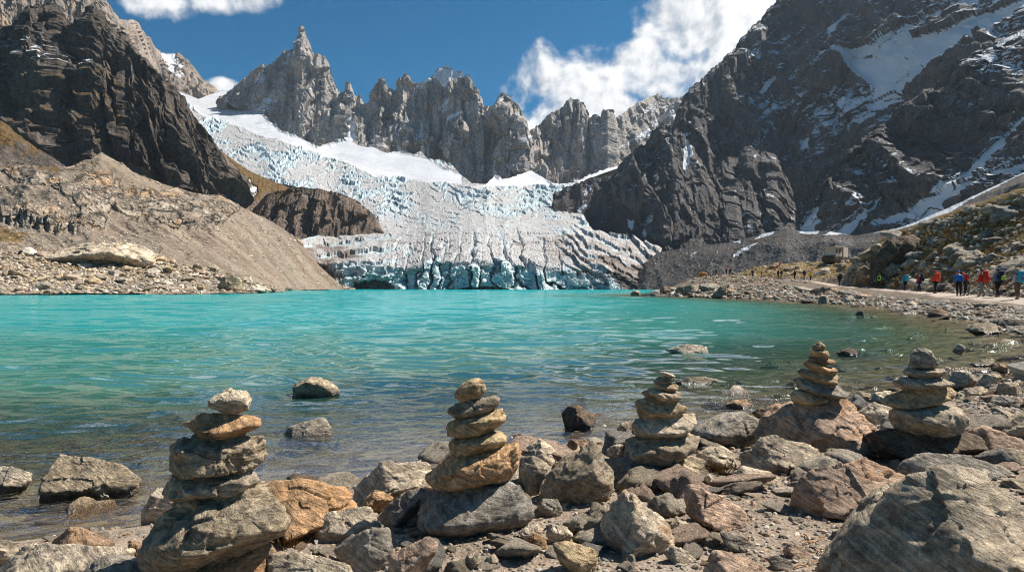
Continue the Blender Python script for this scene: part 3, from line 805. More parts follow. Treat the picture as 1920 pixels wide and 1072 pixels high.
    push = (hsh(fin, 5) - .5) * 13 * (1 - side) + (1 - fc) * 12 + 3 * wx + 1.5 * fbm(Q / 3.0, 3, seed=4) + 3.2 * facet(Q / np.array([9, 9, 14]) + .4 * wx[:, None], 3) + 1.2 * facet(Q / 3.5, 5) + side * bands * .35
    cw = .55 * fbm(np.stack([uu / 16, vv / 16, 0 * uu], 1), 4, .6, seed=31)
    cave = sstep(1 + cw - ((uu - 700) / 44) ** 2 - ((vv - 549) / 26) ** 2, 0, .5) + .6 * sstep(1 + cw - ((uu - 905) / 60) ** 2 - ((vv - 549) / 13) ** 2, 0, .6)
    Q[:, 1] += face * push + face * cave * 14
    Q[:, 0] += face * cave * 14 * (uu - 960) / F
    Q[:, 2] += (1 - face) * 0.9 * fbm(Q / 9.0, 4, seed=6) * (1 - .6 * snow) + snow * 5 * fbm(Q / 90.0, 3, seed=7)
    wall = lambda f: sstep(f, .34, .08)
    crk = low * ((1 - side) * (1 - fin_gap) + side * wall(bf) * .9) + (1 - low) * np.maximum(wall(af) * .8, .5 * (1 - sf))
    fresh = np.clip(crk * (.85 - .25 * (1 - low)) * (.35 + .65 * np.where(low > .5, 1, patch)) + 0.30 * (1 - low) * patch, 0, 1)
    teal = sstep(poly_sd(uu, vv, [(640, 500), (760, 500), (860, 470), (960, 480), (1000, 500), (1100, 520), (1100, 560), (600, 560)]), -6, 6)
    fresh = np.maximum(fresh * (1 - .35 * smooth_zone), face * (0.50 + 0.50 * teal))
    dirt = np.zeros(uu.shape)
    for poly, val, soft in (([(540, 470), (620, 450), (660, 470), (700, 480), (620, 505), (660, 520), (640, 545), (560, 520)], .62, 12), ([(900, 380), (980, 375), (1010, 400), (1000, 470), (1020, 500), (960, 490), (940, 440), (900, 410)], .40, 22),
                            ([(1000, 380), (1090, 365), (1110, 440), (1020, 430)], .40, 20), ([(1000, 440), (1110, 436), (1200, 455), (1250, 468), (1250, 560), (1120, 530), (1040, 500), (1000, 470)], .50, 16), ([(1090, 470), (1150, 480), (1190, 500), (1260, 470), (1260, 560), (1160, 540), (1140, 505)], .85, 9),
                            ([(560, 440), (700, 405), (760, 420), (900, 430), (860, 470), (700, 470), (600, 470)], .36, 24), ([(660, 525), (720, 520), (745, 548), (640, 548)], .5, 6)):
        dirt = np.maximum(dirt, val * sstep(poly_sd(uu, vv, poly) + 10 * wy, -soft, soft))
    dirt = np.maximum(dirt + .10 * low, (0.30 + .45 * side) * low * crk * (.4 + .6 * hsh(np.where(side > .5, bi, fin), 4))) * (1 - snow)
    mask = np.stack([fresh * (1 - snow), dirt, snow], 1)
    nc = len(u)
    top = Q.reshape(nr, nc, 3)[0]
    B = []
    for k in range(1, 4):                                   # the snowfield runs on to the foot of the walls
        r = top.copy()
        r[:, 0] *= 1 + 0.05 * k
        r[:, 1] *= 1 + 0.05 * k
        B.append(r)
    B = np.array(B[::-1])
    Q = np.concatenate([B.reshape(-1, 3), Q])
    mask = np.concatenate([np.tile(mask[:nc], (3, 1)), mask])
    mesh_np('glacier', Q, grid_faces(nr + 3, nc), mat_ice(), False, {'mask': mask}, kind='structure')


build_glacier()

# ------------------------------------------------------------------ near shore: ground, lake bed, path, hill
SHORE = [(-9, 3.1), (-5, 3.9), (-3.18, 4.24), (-2.47, 4.58), (-1.96, 5.2), (-1.3, 5.57), (-.78, 6.1), (.1, 6.7), (1.2, 7.1), (3.4, 8.1), (5.6, 9.4), (8.4, 11.6), (11.8, 14.5), (14.9, 17.5), (18.1, 23.2), (23.5, 37.6), (29.0, 56), (29.6, 62), (30.3, 72), (30.6, 91), (24.7, 117), (26.5, 128), (32, 145), (43, 165), (62, 200), (100, 260)]
LAND = SHORE + [(400, 260), (400, -60), (-60, -60), (-60, 0), (-20, 2.4)]
PATH = [(14, 5, .45), (18, 15, .55), (24, 25, .68), (27.5, 33, .8), (30, 40, .92), (33, 50, 1.0), (36.6, 59, 1.04), (40, 70, 1.16), (44.6, 93, 1.6), (50, 110, 2.1), (54, 124, 2.55), (56, 160, 3.5), (52, 200, 4.6), (50, 300, 5)]
HILL_SKY = [(1200, 536), (1260, 524), (1290, 518), (1340, 510), (1400, 501), (1480, 495), (1560, 490), (1590, 489), (1605, 484), (1622, 470), (1640, 456), (1662, 444), (1690, 433), (1720, 420), (1760, 406), (1800, 393), (1850, 375), (1920, 354), (2200, 270), (2600, 150)]


def path_x(Y):
    return np.interp(Y, [p[1] for p in PATH], [p[0] for p in PATH])


def path_z(Y):
    return np.interp(Y, [p[1] for p in PATH], [p[2] for p in PATH])


def hill_raw(X, Y):
    s = np.interp(Y, [0, 20, 45, 62, 72, 104, 118, 128, 220], [.05, .25, .5, .6, 1.0, 1.25, .5, .22, .26])
    return path_z(Y) + s * np.maximum(X - path_x(Y) - 1.5, 0)


_hu = np.linspace(1200, 2600, 340)
_hy = np.linspace(14, 260, 1400)
_hz = np.array([hill_raw((u - 960) / F * _hy, _hy) for u in _hu])
_ang = (HV - ip(_hu, HILL_SKY)) / F
_hit = ((_hz - CAM_H) / _hy[None] > _ang[:, None])
_yc = np.where(_hit.any(1), _hy[_hit.argmax(1)], 1e4)
_yc = np.minimum(_yc, np.interp(_hu, [1588, 1606], [185, 112]))
_zc = np.where(_yc < 1e3, CAM_H + _ang * _yc, 60)


def land_sd(X, Y):
    return poly_sd(X, Y, LAND)


def ground_z(X, Y, sd=None, rough=True):
    X, Y = np.atleast_1d(np.asarray(X, float)), np.atleast_1d(np.asarray(Y, float))
    if sd is None:
        sd = land_sd(X, Y)
    far = sstep(Y, 20, 42)
    sp = np.maximum(sd, 0)
    near_z = 0.27 * (1 - np.exp(-sp / 0.75)) + 0.018 * np.minimum(sp, 12)
    ls = np.interp(Y, [30, 60, 85, 110, 200], [3.2, 3.0, 3.6, 5.0, 5.0])
    zp = path_z(Y)
    lz = zp * (1 - np.exp(-(sp / ls) ** 1.3)) * (1 + 0.10 * np.exp(-((Y - 105) / 40) ** 2))
    side = X - path_x(Y)
    lz = lz + 1.25 * sstep(-side, 2, 11) * np.exp(-((Y - 148) / 30) ** 2) * (1 - np.exp(-(sp / 4.5) ** 1.5))
    hz = hill_raw(X, Y)
    u = 960 + X / np.maximum(Y, 1) * F
    zc = np.interp(u, _hu, _zc, left=60)
    zc = np.where(u < 1200, 60.0, zc)
    yc = np.interp(u, _hu, _yc, left=0)
    hz = np.minimum(hz, zc + np.where(u < 1600, -.012, .02) * (Y - yc))
    hz = np.where(Y < 18, np.minimum(hz, 1.0), hz)
    lz = np.where(side > 0, np.maximum(np.minimum(lz, zp), 0) + (hz - zp), lz)
    z = near_z * (1 - far) + lz * far
    bed = -0.10 * np.minimum(-sd, 1.2) - np.interp(Y, [8, 16], [.13, .085]) * np.maximum(-sd - 1.2, 0)
    z = np.where(sd > 0, z, np.maximum(bed, -4))
    if rough:
        Q = np.stack([X, Y, 0 * X], 1)
        onpath = (1 - sstep(np.abs(side), .9, 1.7)) * far
        amp = 0.02 + 0.30 * far
        r = fbm(Q / np.where(far > .4, 5.0, 0.9)[:, None], 5, .55, seed=3) * amp
        r = r + 0.55 * far * sstep(side, 1.5, 6) * fbm(Q / 8.0, 5, .6, True, seed=9)
        z = z + r * (1 - .93 * onpath) * np.where(sd > 0, sstep(sd, -.1, .8) * .9 + .1, .4)
    return z


def gz(X, Y):
    return float(ground_z([X], [Y])[0])


def mat_ground():
    m, nb, out = new_mat('shore_ground')
    g = nb.geo()
    pos = g['Position']
    z = nb.sep(pos)[2]
    mk = nb.sep(nb.attr('mask'))          # path, grass, far bank
    a = nb.noise(pos, 2.2, 8, 0.65)
    b = nb.noise(pos, 30, 6, 0.7)
    c = nb.mix(nb.ss(a, 0.3, 0.7), (0.15, 0.112, 0.080), (0.33, 0.265, 0.205))
    v = nb.voro(pos, 46)
    c = nb.mix(nb.ss(v, 0.25, 0.5, 0.55, 0.0), c, (0.34, 0.30, 0.26))
    c = nb.mix(1.0, c, nb.mix(b, (0.45, 0.45, 0.45), (1.45, 1.42, 1.4)), 'MULTIPLY')
    # stony bank further along the shore
    fv = nb.voro(nb.mul(pos, (1, 1, 1.6)), 1.5, 'F1', 'Color')
    fd = nb.voro(nb.mul(pos, (1, 1, 1.6)), 1.5)
    fn = nb.noise(pos, 1.1, 9, 0.7)
    bank = nb.mix(nb.sep(fv)[0], (0.09, 0.075, 0.06), (0.27, 0.235, 0.20))
    bank = nb.mix(nb.ss(fd, 0.35, 0.75), bank, (0.06, 0.05, 0.04))
    bank = nb.mix(nb.ss(fn, 0.35, 0.65), bank, (0.15, 0.115, 0.08))
    c = nb.mix(mk[2], c, bank)
    gn = nb.noise(pos, 0.45, 8, 0.7)
    gf = nb.ss(nb.math('ADD', mk[1], nb.math('MULTIPLY', nb.math('SUBTRACT', gn, 0.5), 1.9)), 0.42, 0.6)
    gcol = nb.mix(nb.noise(pos, 1.6, 5, 0.7), (0.055, 0.035, 0.012), (0.30, 0.195, 0.055))
    c = nb.mix(gf, c, gcol)
    c = nb.mix(mk[0], c, nb.mix(a, (0.36, 0.29, 0.235), (0.50, 0.42, 0.35)))
    # wet by the waterline, brown algae under water
    bedn = nb.noise(pos, 1.4, 6, 0.6)
    bv = nb.sep(nb.voro(nb.vmath('ADD', nb.mul(pos, (1.0, 1.3, 1.0)), nb.mul(nb.comb(a, bedn, a), (.25, .25, .25))), 5.5, 'F1', 'Color'))[0]
    bed = nb.mix(nb.ss(nb.math('ADD', nb.math('MULTIPLY', bv, .7), nb.math('MULTIPLY', bedn, .5)), 0.3, 0.9), (0.035, 0.026, 0.015), (0.19, 0.15, 0.085))
    edge = nb.noise(pos, 3.0, 4)
    wet = nb.ss(nb.math('ADD', z, nb.math('MULTIPLY', nb.math('SUBTRACT', edge, .5), .06)), 0.03, 0.09, 1.0, 0.0)
    c = nb.mix(wet, c, bed)
    h = nb.math('ADD', nb.math('MULTIPLY', b, 0.4), nb.math('ADD', nb.math('MULTIPLY', v, -0.5), nb.math('MULTIPLY', nb.math('MULTIPLY', fn, mk[2]), 18.0)))
    principled(nb, out, c, 0.9, nb.bump(h, 0.022, 0.8), 0.2)
    return m


def build_ground():
    na, nr = 760, 640
    az = np.linspace(math.radians(-62), math.radians(62), na)
    r = np.exp(np.linspace(math.log(1.0), math.log(330), nr))
    R, A = np.meshgrid(r, az, indexing='ij')
    X, Y = R * np.sin(A), R * np.cos(A)
    x, y = X.ravel(), Y.ravel()
    sd = land_sd(x, y)
    z = ground_z(x, y, sd)
    far = sstep(y, 20, 40)
    side = x - path_x(y)
    pth = (1 - sstep(np.abs(side) + .5 * fbm(np.stack([x, y, 0 * x], 1) / 2.5, 3), .9, 1.6)) * sstep(y, 22, 34)
    grass = far * (sstep(side, 2, 6) * .62 + sstep(y, 100, 125) * sstep(sd, 3, 8) * .3)
    mask = np.stack([pth, np.clip(grass, 0, .8), far], 1)
    keep = grid_faces(nr, na)
    deep = (sd < -16)
    keep = keep[~deep[keep].all(1)]
    mesh_np('ground', np.stack([x, y, z], 1), keep, mat_ground(), True, {'mask': mask}, kind='structure')


build_ground()


def mat_water():
    m, nb, out = new_mat('glacial_water')
    pos = nb.geo()['Position']
    dep = nb.attr('depth', out='Fac')
    dist = nb.vmath('LENGTH', pos)
    w0 = nb.noise(nb.mul(pos, (1.0, 1.5, 1)), 11.0, 2, 0.5, 0.8)
    nrm = nb.bump(w0, 0.03, nb.ss(dist, 3.0, 14.0, 0.55, 0.0))
    fr = nb.node('ShaderNodeFresnel')
    nb.put(fr.inputs['IOR'], 1.33)
    nb.put(fr.inputs['Normal'], nrm)
    gl = nb.node('ShaderNodeBsdfGlossy')
    nb.put(gl.inputs['Roughness'], nb.ss(dist, 10.0, 50.0, 0.03, 0.07))
    nb.put(gl.inputs['Normal'], nrm)
    nb.put(gl.inputs['Color'], (0.95, 0.97, 1.0))
    var = nb.noise(nb.mul(pos, (1.0, 2.0, 1)), 0.03, 4, 0.6)
    milky = nb.mix(nb.ss(dep, 0.35, 2.6), (0.045, 0.165, 0.130), (0.009, 0.270, 0.285))
    milky = nb.mix(nb.math('MULTIPLY', nb.ss(var, 0.4, 0.65), 0.25), milky, (0.02, 0.21, 0.21))
    di = nb.node('ShaderNodeBsdfDiffuse')
    nb.put(di.inputs['Color'], milky)
    nb.put(di.inputs['Normal'], nrm)
    tr = nb.node('ShaderNodeBsdfTransparent')
    nb.put(tr.inputs['Color'], nb.mix(nb.ss(dep, 0.0, 0.5), (0.95, 0.95, 0.92), (0.60, 0.79, 0.65)))
    body = nb.node('ShaderNodeMixShader')
    nb.put(body.inputs[0], nb.ss(dep, 0.18, 1.05))
    nb.l.new(tr.outputs[0], body.inputs[1])
    nb.l.new(di.outputs[0], body.inputs[2])
    mx = nb.node('ShaderNodeMixShader')
    # many small wave faces tilt to the eye far out: the sheet never turns into a mirror
    nb.put(mx.inputs[0], nb.math('MINIMUM', nb.math('MULTIPLY', fr.outputs[0], 0.95), nb.ss(dist, 6.0, 60.0, 0.40, 0.34)))
    nb.l.new(body.outputs[0], mx.inputs[1])
    nb.l.new(gl.outputs[0], mx.inputs[2])
    nb.l.new(mx.outputs[0], out.inputs[0])
    return m


def build_water():
    nr = 1150
    az = np.concatenate([np.linspace(-66, -41, 26)[:-1], np.linspace(-41, 41, 900), np.linspace(41, 66, 26)[1:]])
    az = np.radians(az)
    na = len(az)
    r = np.exp(np.linspace(math.log(2.6), math.log(640), nr))
    R, A = np.meshgrid(r, az, indexing='ij')
    x, y = (R * np.sin(A)).ravel(), (R * np.cos(A)).ravel()
    rr = R.ravel()
    sd = land_sd(x, y)
    dep = -ground_z(x, y, sd, False)
    z = np.zeros(len(x))
    cell = rr * max(math.log(640 / 2.6) / nr, math.radians(82 / 900))
    calm = .45 + .55 * sstep(dep, .0, .5)
    for i, (lam, slope, ang, strch) in enumerate(((.13, .16, 20, .6), (.24, .23, 8, .5), (.48, .21, -14, .45), (.95, .16, 10, .42), (1.9, .11, -7, .4), (3.8, .085, 6, .36), (8, .065, -5, .33), (17, .05, 4, .3), (40, .035, -3, .3))):
        act = sstep(lam / cell, 3.0, 6.0) * sstep(rr / lam, 2.0, 9.0)
        k = (act > 0) & (dep > -.5)
        if not k.any():
            continue
        a = math.radians(ang)
        px_, py_ = x[k], y[k]
        al = (px_ * math.cos(a) + py_ * math.sin(a)) * strch / lam
        ac = (-px_ * math.sin(a) + py_ * math.cos(a)) / lam
        q = np.stack([al, ac, 0 * al + 3.7 * i], 1)
        q[:, 1] += .35 * pn(q * .6 + 9)
        n = 1 - 2.6 * np.abs(pn(q))                       # crested like wind chop
        n = n - n.mean()
        z[k] += act[k] * calm[k] * slope * lam * .30 * n
    keep = grid_faces(nr, na)
    dry = (sd > 1.5) | (y > 470)
    keep = keep[~dry[keep].all(1)]
    mesh_np('lake_water', np.stack([x, y, z], 1), keep, mat_water(), True, {'depth': dep}, kind='structure')


build_water()


# ------------------------------------------------------------------ stones
def mat_stone():
    """Schist and granite shore stone: the object's colour is the stone's tint, its 'rust' property the iron stain."""
    m, nb, out = new_mat('shore_stone')
    oi = nb.node('ShaderNodeObjectInfo')
    tc = nb.node('ShaderNodeTexCoord').outputs['Object']
    p = nb.vmath('ADD', tc, nb.mul(nb.comb(oi.outputs['Random'], oi.outputs['Random'], oi.outputs['Random']), (37.0, 19.0, 53.0)))
    rust = nb.attr('rust', 'OBJECT', 'Fac')
    grain = nb.attr('grain', 'OBJECT', 'Fac')           # 1 for near stones, smaller for far boulders
    p = nb.vmath('MULTIPLY', p, nb.comb(grain, grain, grain))
    wz = nb.sep(nb.geo()['Position'])[2]
    big = nb.noise(p, 5.0, 6, 0.62, 0.3)
    med = nb.noise(p, 22.0, 8, 0.68, 0.4)
    fine = nb.noise(p, 120.0, 5, 0.75)
    rx = nb.node('ShaderNodeMapping', vector_type='TEXTURE')
    nb.put(rx.inputs['Vector'], p)
    nb.put(rx.inputs['Rotation'], (0.35, 0.28, 0.2))
    beds = nb.noise(nb.mul(rx.outputs[0], (6.0, 6.0, 70.0)), 1.0, 5, 0.65, 0.5)
    c = oi.outputs['Color']
    c = nb.mix(1.0, c, nb.mix(nb.ss(big, 0.3, 0.7), (0.66, 0.67, 0.69), (1.25, 1.2, 1.13)), 'MULTIPLY')
    c = nb.mix(1.0, c, nb.mix(nb.ss(beds, 0.32, 0.68), (0.62, 0.61, 0.60), (1.27, 1.26, 1.23)), 'MULTIPLY')
    c = nb.mix(1.0, c, nb.mix(nb.ss(med, 0.3, 0.7), (0.50, 0.48, 0.46), (1.42, 1.41, 1.39)), 'MULTIPLY')
    r = nb.math('ADD', nb.math('ADD', rust, nb.math('MULTIPLY', nb.math('SUBTRACT', big, 0.5), 1.8)), nb.math('MULTIPLY', nb.math('SUBTRACT', med, 0.5), 1.6))
    c = nb.mix(nb.math('MULTIPLY', nb.ss(r, 0.42, 0.85), 0.75), c, nb.mix(med, (0.30, 0.12, 0.035), (0.56, 0.30, 0.12)))
    # mineral grains, lichen spots
    sp = nb.voro(p, 210.0)
    spc = nb.sep(nb.voro(p, 210.0, 'F1', 'Color'))[0]
    c = nb.mix(nb.math('MULTIPLY', nb.ss(sp, 0.25, 0.40, 1.0, 0.0), nb.ss(spc, 0.62, 0.7, 0.0, 0.55)), c, (0.66, 0.63, 0.58))
    c = nb.mix(nb.math('MULTIPLY', nb.ss(sp, 0.25, 0.40, 1.0, 0.0), nb.ss(spc, 0.30, 0.38, 0.6, 0.0)), c, (0.05, 0.045, 0.04))
    li = nb.noise(p, 13.0, 7, 0.72, 0.2)
    c = nb.mix(nb.ss(li, 0.60, 0.70, 0.0, 0.62), c, (0.085, 0.078, 0.066))
    # wet at the waterline
    wn = nb.math('ADD', wz, nb.math('MULTIPLY', nb.math('SUBTRACT', med, 0.5), 0.08))
    wet = nb.ss(wn, 0.015, 0.075, 1.0, 0.0)
    c = nb.mix(wet, c, nb.mix(1.0, c, (0.30, 0.25, 0.20), 'MULTIPLY'))
    algae = nb.ss(wz, -0.10, 0.0, 1.0, 0.0)
    c = nb.mix(nb.math('MULTIPLY', algae, 0.65), c, (0.20, 0.15, 0.065))
    h = nb.math('ADD', nb.math('MULTIPLY', med, 0.6), nb.math('ADD', nb.math('MULTIPLY', fine, 0.22), nb.math('MULTIPLY', beds, 0.8)))
    h = nb.math('ADD', h, nb.ss(nb.voro(p, 60.0), 0.0, 0.3, -0.12, 0.0))
    h = nb.math('DIVIDE', h, nb.math('MAXIMUM', grain, 0.02))
    principled(nb, out, c, nb.math('SUBTRACT', 0.86, nb.math('MULTIPLY', wet, 0.62)), nb.bump(h, 0.045, 1.0), nb.math('ADD', 0.18, nb.math('MULTIPLY', wet, 0.5)))
    return m


M_STONE = mat_stone()
TINT = dict(G=(.345, .308, .255), P=(.475, .425, .350), O=(.450, .300, .175), S=(.262, .252, .232), B=(.270, .190, .130), D=(.100, .078, .058), K=(.430, .325, .260), Y=(.420, .335, .215), C=(.300, .260, .200))
_ICO = {}


def ico(sub):
    if sub not in _ICO:
        import bmesh
        bm = bmesh.new()
        bmesh.ops.create_icosphere(bm, subdivisions=sub, radius=1.0)
        V = np.array([v.co[:] for v in bm.verts])
        Fc = np.array([[v.index for v in f.verts] for f in bm.faces], np.int32)
        bm.free()
        _ICO[sub] = (V / np.linalg.norm(V, axis=1)[:, None], Fc)
    return _ICO[sub]


def hull2(pts):
    pts = sorted(set(map(tuple, pts)))

    def half(ps):
        h = []
        for p in ps:
            while len(h) > 1 and (h[-1][0] - h[-2][0]) * (p[1] - h[-2][1]) - (h[-1][1] - h[-2][1]) * (p[0] - h[-2][0]) <= 0:
                h.pop()
            h.append(p)
        return h[:-1]
    return np.array(half(pts) + half(pts[::-1]))


def thin_out(H, n):
    """Drop the flattest corners of a hull until n are left."""
    H = [np.array(h) for h in H]
    while len(H) > n:
        ar = [abs((H[i] - H[i - 1])[0] * (H[(i + 1) % len(H)] - H[i])[1] - (H[i] - H[i - 1])[1] * (H[(i + 1) % len(H)] - H[i])[0]) for i in range(len(H))]
        H.pop(int(np.argmin(ar)))
    return np.array(H)


def rock_shape(poly, T, sub, seed, p=16.0, rough=1.0, top_tilt=None, corners=7):
    """Stone with silhouette `poly` (x, z about its centre) and half thickness T: a polytope with worn edges, broken faces and bedding."""
    rs = np.random.RandomState(seed)
    D, Fc = ico(sub)
    H = thin_out(hull2(poly), corners)
    n = len(H)
    acc = np.zeros(len(D))
    for i in range(n):
        a, b = H[i], H[(i + 1) % n]
        e = b - a
        L = math.hypot(*e)
        nx, nz = e[1] / L, -e[0] / L
        h = a[0] * nx + a[1] * nz
        if h <= 0.004:
            h = 0.004
        for sgn in (-1, 1):
            t = math.radians(rs.uniform(2, 38))
            if nz > .5 and sgn < 0:
                t = math.radians(top_tilt if top_tilt is not None else rs.uniform(8, 42))
            if nz < -.5 and sgn < 0:
                t = math.radians(rs.uniform(8, 36))
            N = np.array([nx * math.cos(t), sgn * math.sin(t), nz * math.cos(t)])
            acc += (np.maximum(D @ N, 0) / (h * math.cos(t))) ** p
    for sgn in (-1, 1):
        for k in range(4):
            N = np.array([rs.uniform(-.75, .75), sgn, rs.uniform(-.5, .75)])
            N /= np.linalg.norm(N)
            acc += (np.maximum(D @ N, 0) / (T * rs.uniform(.78, 1.08))) ** p
    r = acc ** (-1.0 / p)
    V = D * r[:, None]
    s = math.sqrt(max(1e-6, np.ptp(H[:, 0]) * np.ptp(H[:, 1])))
    # displacement along the outward direction
    f = facet(V / (.42 * s) + seed % 97, seed % 11) * .055 + facet(V / (.17 * s) + seed % 89, seed % 7) * .030
    f = f + fbm(V / (.5 * s) + seed % 61, 4, .55) * .022 + fbm(V / (.10 * s) + seed % 53, 5, .65) * .016
    bd = np.array([rs.uniform(-.35, .35), rs.uniform(-.3, .3), 1.0])
    bz = (V @ (bd / np.linalg.norm(bd)))[:, None] / (.085 * s)
    f = f + .020 * fbm(np.concatenate([bz, V[:, :2] / (1.1 * s)], 1) + seed % 41, 3, .6, True)
    V = V + D * (f * s * rough * np.minimum(1, r / (.5 * s)))[:, None]
    return V, Fc


ZOOM = dict(A=(0, 700, 2.882), B=(460, 680, 2.735), C=(960, 680, 2.735), D=(1400, 620, 2.371), S=(0, 0, 1.0))


def px(z, pts):
    u0, v0, s = ZOOM[z]
    return np.array([(u0 + x / s, v0 + y / s) for x, y in pts], float)


def stone(name, label, z, pts, tint='G', rust=0.0, Y=None, base=None, thick=None, dY=0.0, group=None, p=44.0, rough=1.0, top_tilt=None, water=False, cat='rock'):
    """A stone whose outline was sighted in the photo; it stands on the ground there (or at the given distance Y)."""
    q = px(z, pts)
    w_px = np.ptp(q[:, 0])
    seed = int(q[0, 0] * 7 + q[0, 1] * 13) % 99991
    if Y is None:
        vb, ub = q[:, 1].max(), q[:, 0].mean()
        Yc = F * (CAM_H - .25) / (vb - HV)
        for _ in range(12):
            zg = 0.0 if water else gz((ub - 960) / F * Yc, Yc)
            zg = max(zg, 0.0)
            Yc = .5 * Yc + .5 * F * (CAM_H - zg) / (vb - HV)
        T = (thick if thick else .36) * w_px / F * Yc
        Yc += .45 * T
    else:
        Yc = Y
        T = (thick if thick else .36) * w_px / F * Yc
    Yc += dY
    w = W(q[:, 0], q[:, 1], np.full(len(q), Yc))
    c = hull2(w[:, [0, 2]]).mean(0)
    poly = (w[:, [0, 2]] - c) * np.array([1.04, 1.07])
    if Y is None:                                            # part of it sits below the ground or the water
        low = poly[:, 1] < np.percentile(poly[:, 1], 35)
        poly[low, 1] -= max(.6 * np.ptp(poly[:, 1]), .09) if water else .16 * np.ptp(poly[:, 1])
    sub = 6 if w_px > 150 else (5 if w_px > 30 else 4)
    V, Fc = rock_shape(poly, T, sub, seed, p, rough, top_tilt, 9 if w_px > 200 or p < 12 else 7)
    o = mesh_np(name, V, Fc, M_STONE, True)
    o.location = (c[0], Yc, c[1])
    o.color = (*[c * k for c, k in zip(TINT[tint], (1.40, 1.34, 1.26))], 1)
    o['rust'] = rust
    o['grain'] = 1.0
    tag(o, label, cat, group)
    return o


# the five cairns, each stone a thing of its own
G1, G2, G3, G4, G5 = ('stones of the leftmost cairn', 'stones of the middle cairn', 'stones of the tall cairn right of the middle', 'stones of the slim cairn on the big boulder', 'stones of the rightmost cairn')
CS = 'cairn_stone'
Y1 = 3.02
stone(CS, 'pale lumpy stone topping the leftmost cairn', 'A', [(1120, 150), (1150, 115), (1200, 88), (1270, 82), (1335, 95), (1355, 140), (1345, 195), (1310, 222), (1240, 224), (1180, 208), (1135, 175)], 'P', .12, Y1, group=G1, p=9, cat='stone')
stone(CS, 'orange pointed stone second from the top of the leftmost cairn', 'A', [(990, 275), (1005, 245), (1050, 236), (1090, 215), (1160, 212), (1260, 220), (1330, 226), (1412, 262), (1385, 295), (1320, 326), (1240, 360), (1170, 371), (1090, 350), (1030, 315)], 'O', .45, Y1, group=G1, cat='stone')
stone(CS, 'thick grey block third from the top of the leftmost cairn', 'A', [(930, 470), (945, 390), (985, 345), (1060, 326), (1200, 340), (1340, 320), (1420, 340), (1437, 400), (1420, 470), (1370, 505), (1300, 534), (1150, 556), (1000, 556), (935, 520)], 'C', .05, Y1, group=G1, rough=1.4, cat='stone')
stone(CS, 'low grey slab fourth from the top of the leftmost cairn', 'A', [(855, 620), (880, 585), (950, 556), (1100, 544), (1250, 540), (1340, 512), (1385, 530), (1395, 575), (1360, 615), (1270, 660), (1180, 696), (1080, 698), (950, 670), (870, 645)], 'G', .0, Y1, group=G1, cat='stone')
stone(CS, 'big grey boulder carrying the slabs of the leftmost cairn', 'A', [(775, 920), (790, 860), (850, 780), (960, 688), (1100, 672), (1250, 652), (1340, 620), (1400, 595), (1470, 650), (1580, 780), (1570, 825), (1500, 900), (1350, 970), (1180, 1030), (1000, 1065), (880, 1055), (800, 1000)], 'C', .1, Y1, thick=.40, group=G1, p=12, top_tilt=24, cat='stone')
stone(CS, 'rust brown rock at the very bottom of the leftmost cairn', 'A', [(780, 1090), (900, 1050), (1100, 1020), (1300, 965), (1430, 912), (1460, 960), (1510, 1090), (1520, 1200), (1000, 1240), (780, 1180)], 'B', .45, Y1 + .02, thick=.42, group=G1, cat='stone')
Y2 = 3.72
stone(CS, 'smooth egg shaped tan stone topping the middle cairn', 'B', [(1062, 170), (1080, 130), (1130, 90), (1190, 68), (1230, 75), (1246, 110), (1243, 155), (1200, 184), (1130, 199), (1075, 190)], 'Y', .1, Y2, group=G2, p=8, rough=.7, cat='stone')
stone(CS, 'mottled stone second from the top of the middle cairn', 'B', [(1033, 245), (1050, 218), (1100, 198), (1200, 182), (1290, 163), (1318, 190), (1310, 220), (1270, 255), (1190, 290), (1120, 294), (1050, 275)], 'C', .2, Y2, group=G2, p=9, cat='stone')
stone(CS, 'blocky tan stone third from the top of the middle cairn', 'B', [(1020, 345), (1035, 310), (1080, 288), (1190, 285), (1270, 252), (1325, 230), (1335, 260), (1328, 300), (1300, 338), (1230, 374), (1130, 382), (1040, 372)], 'Y', .2, Y2, group=G2, cat='stone')
stone(CS, 'rounded ochre stone fourth from the top of the middle cairn', 'B', [(1022, 425), (1040, 390), (1100, 375), (1200, 368), (1290, 345), (1350, 365), (1365, 395), (1340, 432), (1260, 465), (1160, 490), (1100, 490), (1035, 460)], 'Y', .2, Y2, group=G2, p=8, rough=.8, cat='stone')
stone(CS, 'long tan wedge lying on the base boulder of the middle cairn', 'B', [(922, 575), (960, 530), (1060, 482), (1130, 484), (1230, 464), (1330, 428), (1380, 416), (1395, 450), (1408, 520), (1380, 570), (1340, 604), (1240, 632), (1100, 640), (980, 630), (930, 600)], 'O', .0, Y2, group=G2, cat='stone')
stone(CS, 'large smooth grey boulder under the middle cairn', 'B', [(862, 750), (890, 700), (960, 636), (1080, 624), (1250, 618), (1340, 596), (1390, 578), (1440, 640), (1500, 735), (1510, 765), (1470, 820), (1380, 870), (1250, 920), (1150, 950), (1080, 945), (980, 905), (900, 870), (870, 820)], 'S', .0, Y2, thick=.40, group=G2, p=11, rough=.6, top_tilt=26, cat='stone')
Y3 = 4.68
stone(CS, 'tiny thin flake on top of the cairn with the wide dark base slabs', 'C', [(745, 45), (790, 48), (825, 58), (837, 72), (800, 74), (770, 62)], 'P', .0, Y3, group=G3, cat='stone')
stone(CS, 'small stone under the top flake of the tall cairn', 'C', [(727, 90), (745, 75), (800, 66), (838, 70), (830, 97), (780, 109), (735, 107)], 'C', .05, Y3, group=G3, cat='stone')
stone(CS, 'small tan stone third from the top of the tall cairn', 'C', [(725, 115), (740, 102), (800, 103), (850, 112), (855, 135), (820, 149), (760, 144), (728, 130)], 'Y', .05, Y3, group=G3, cat='stone')
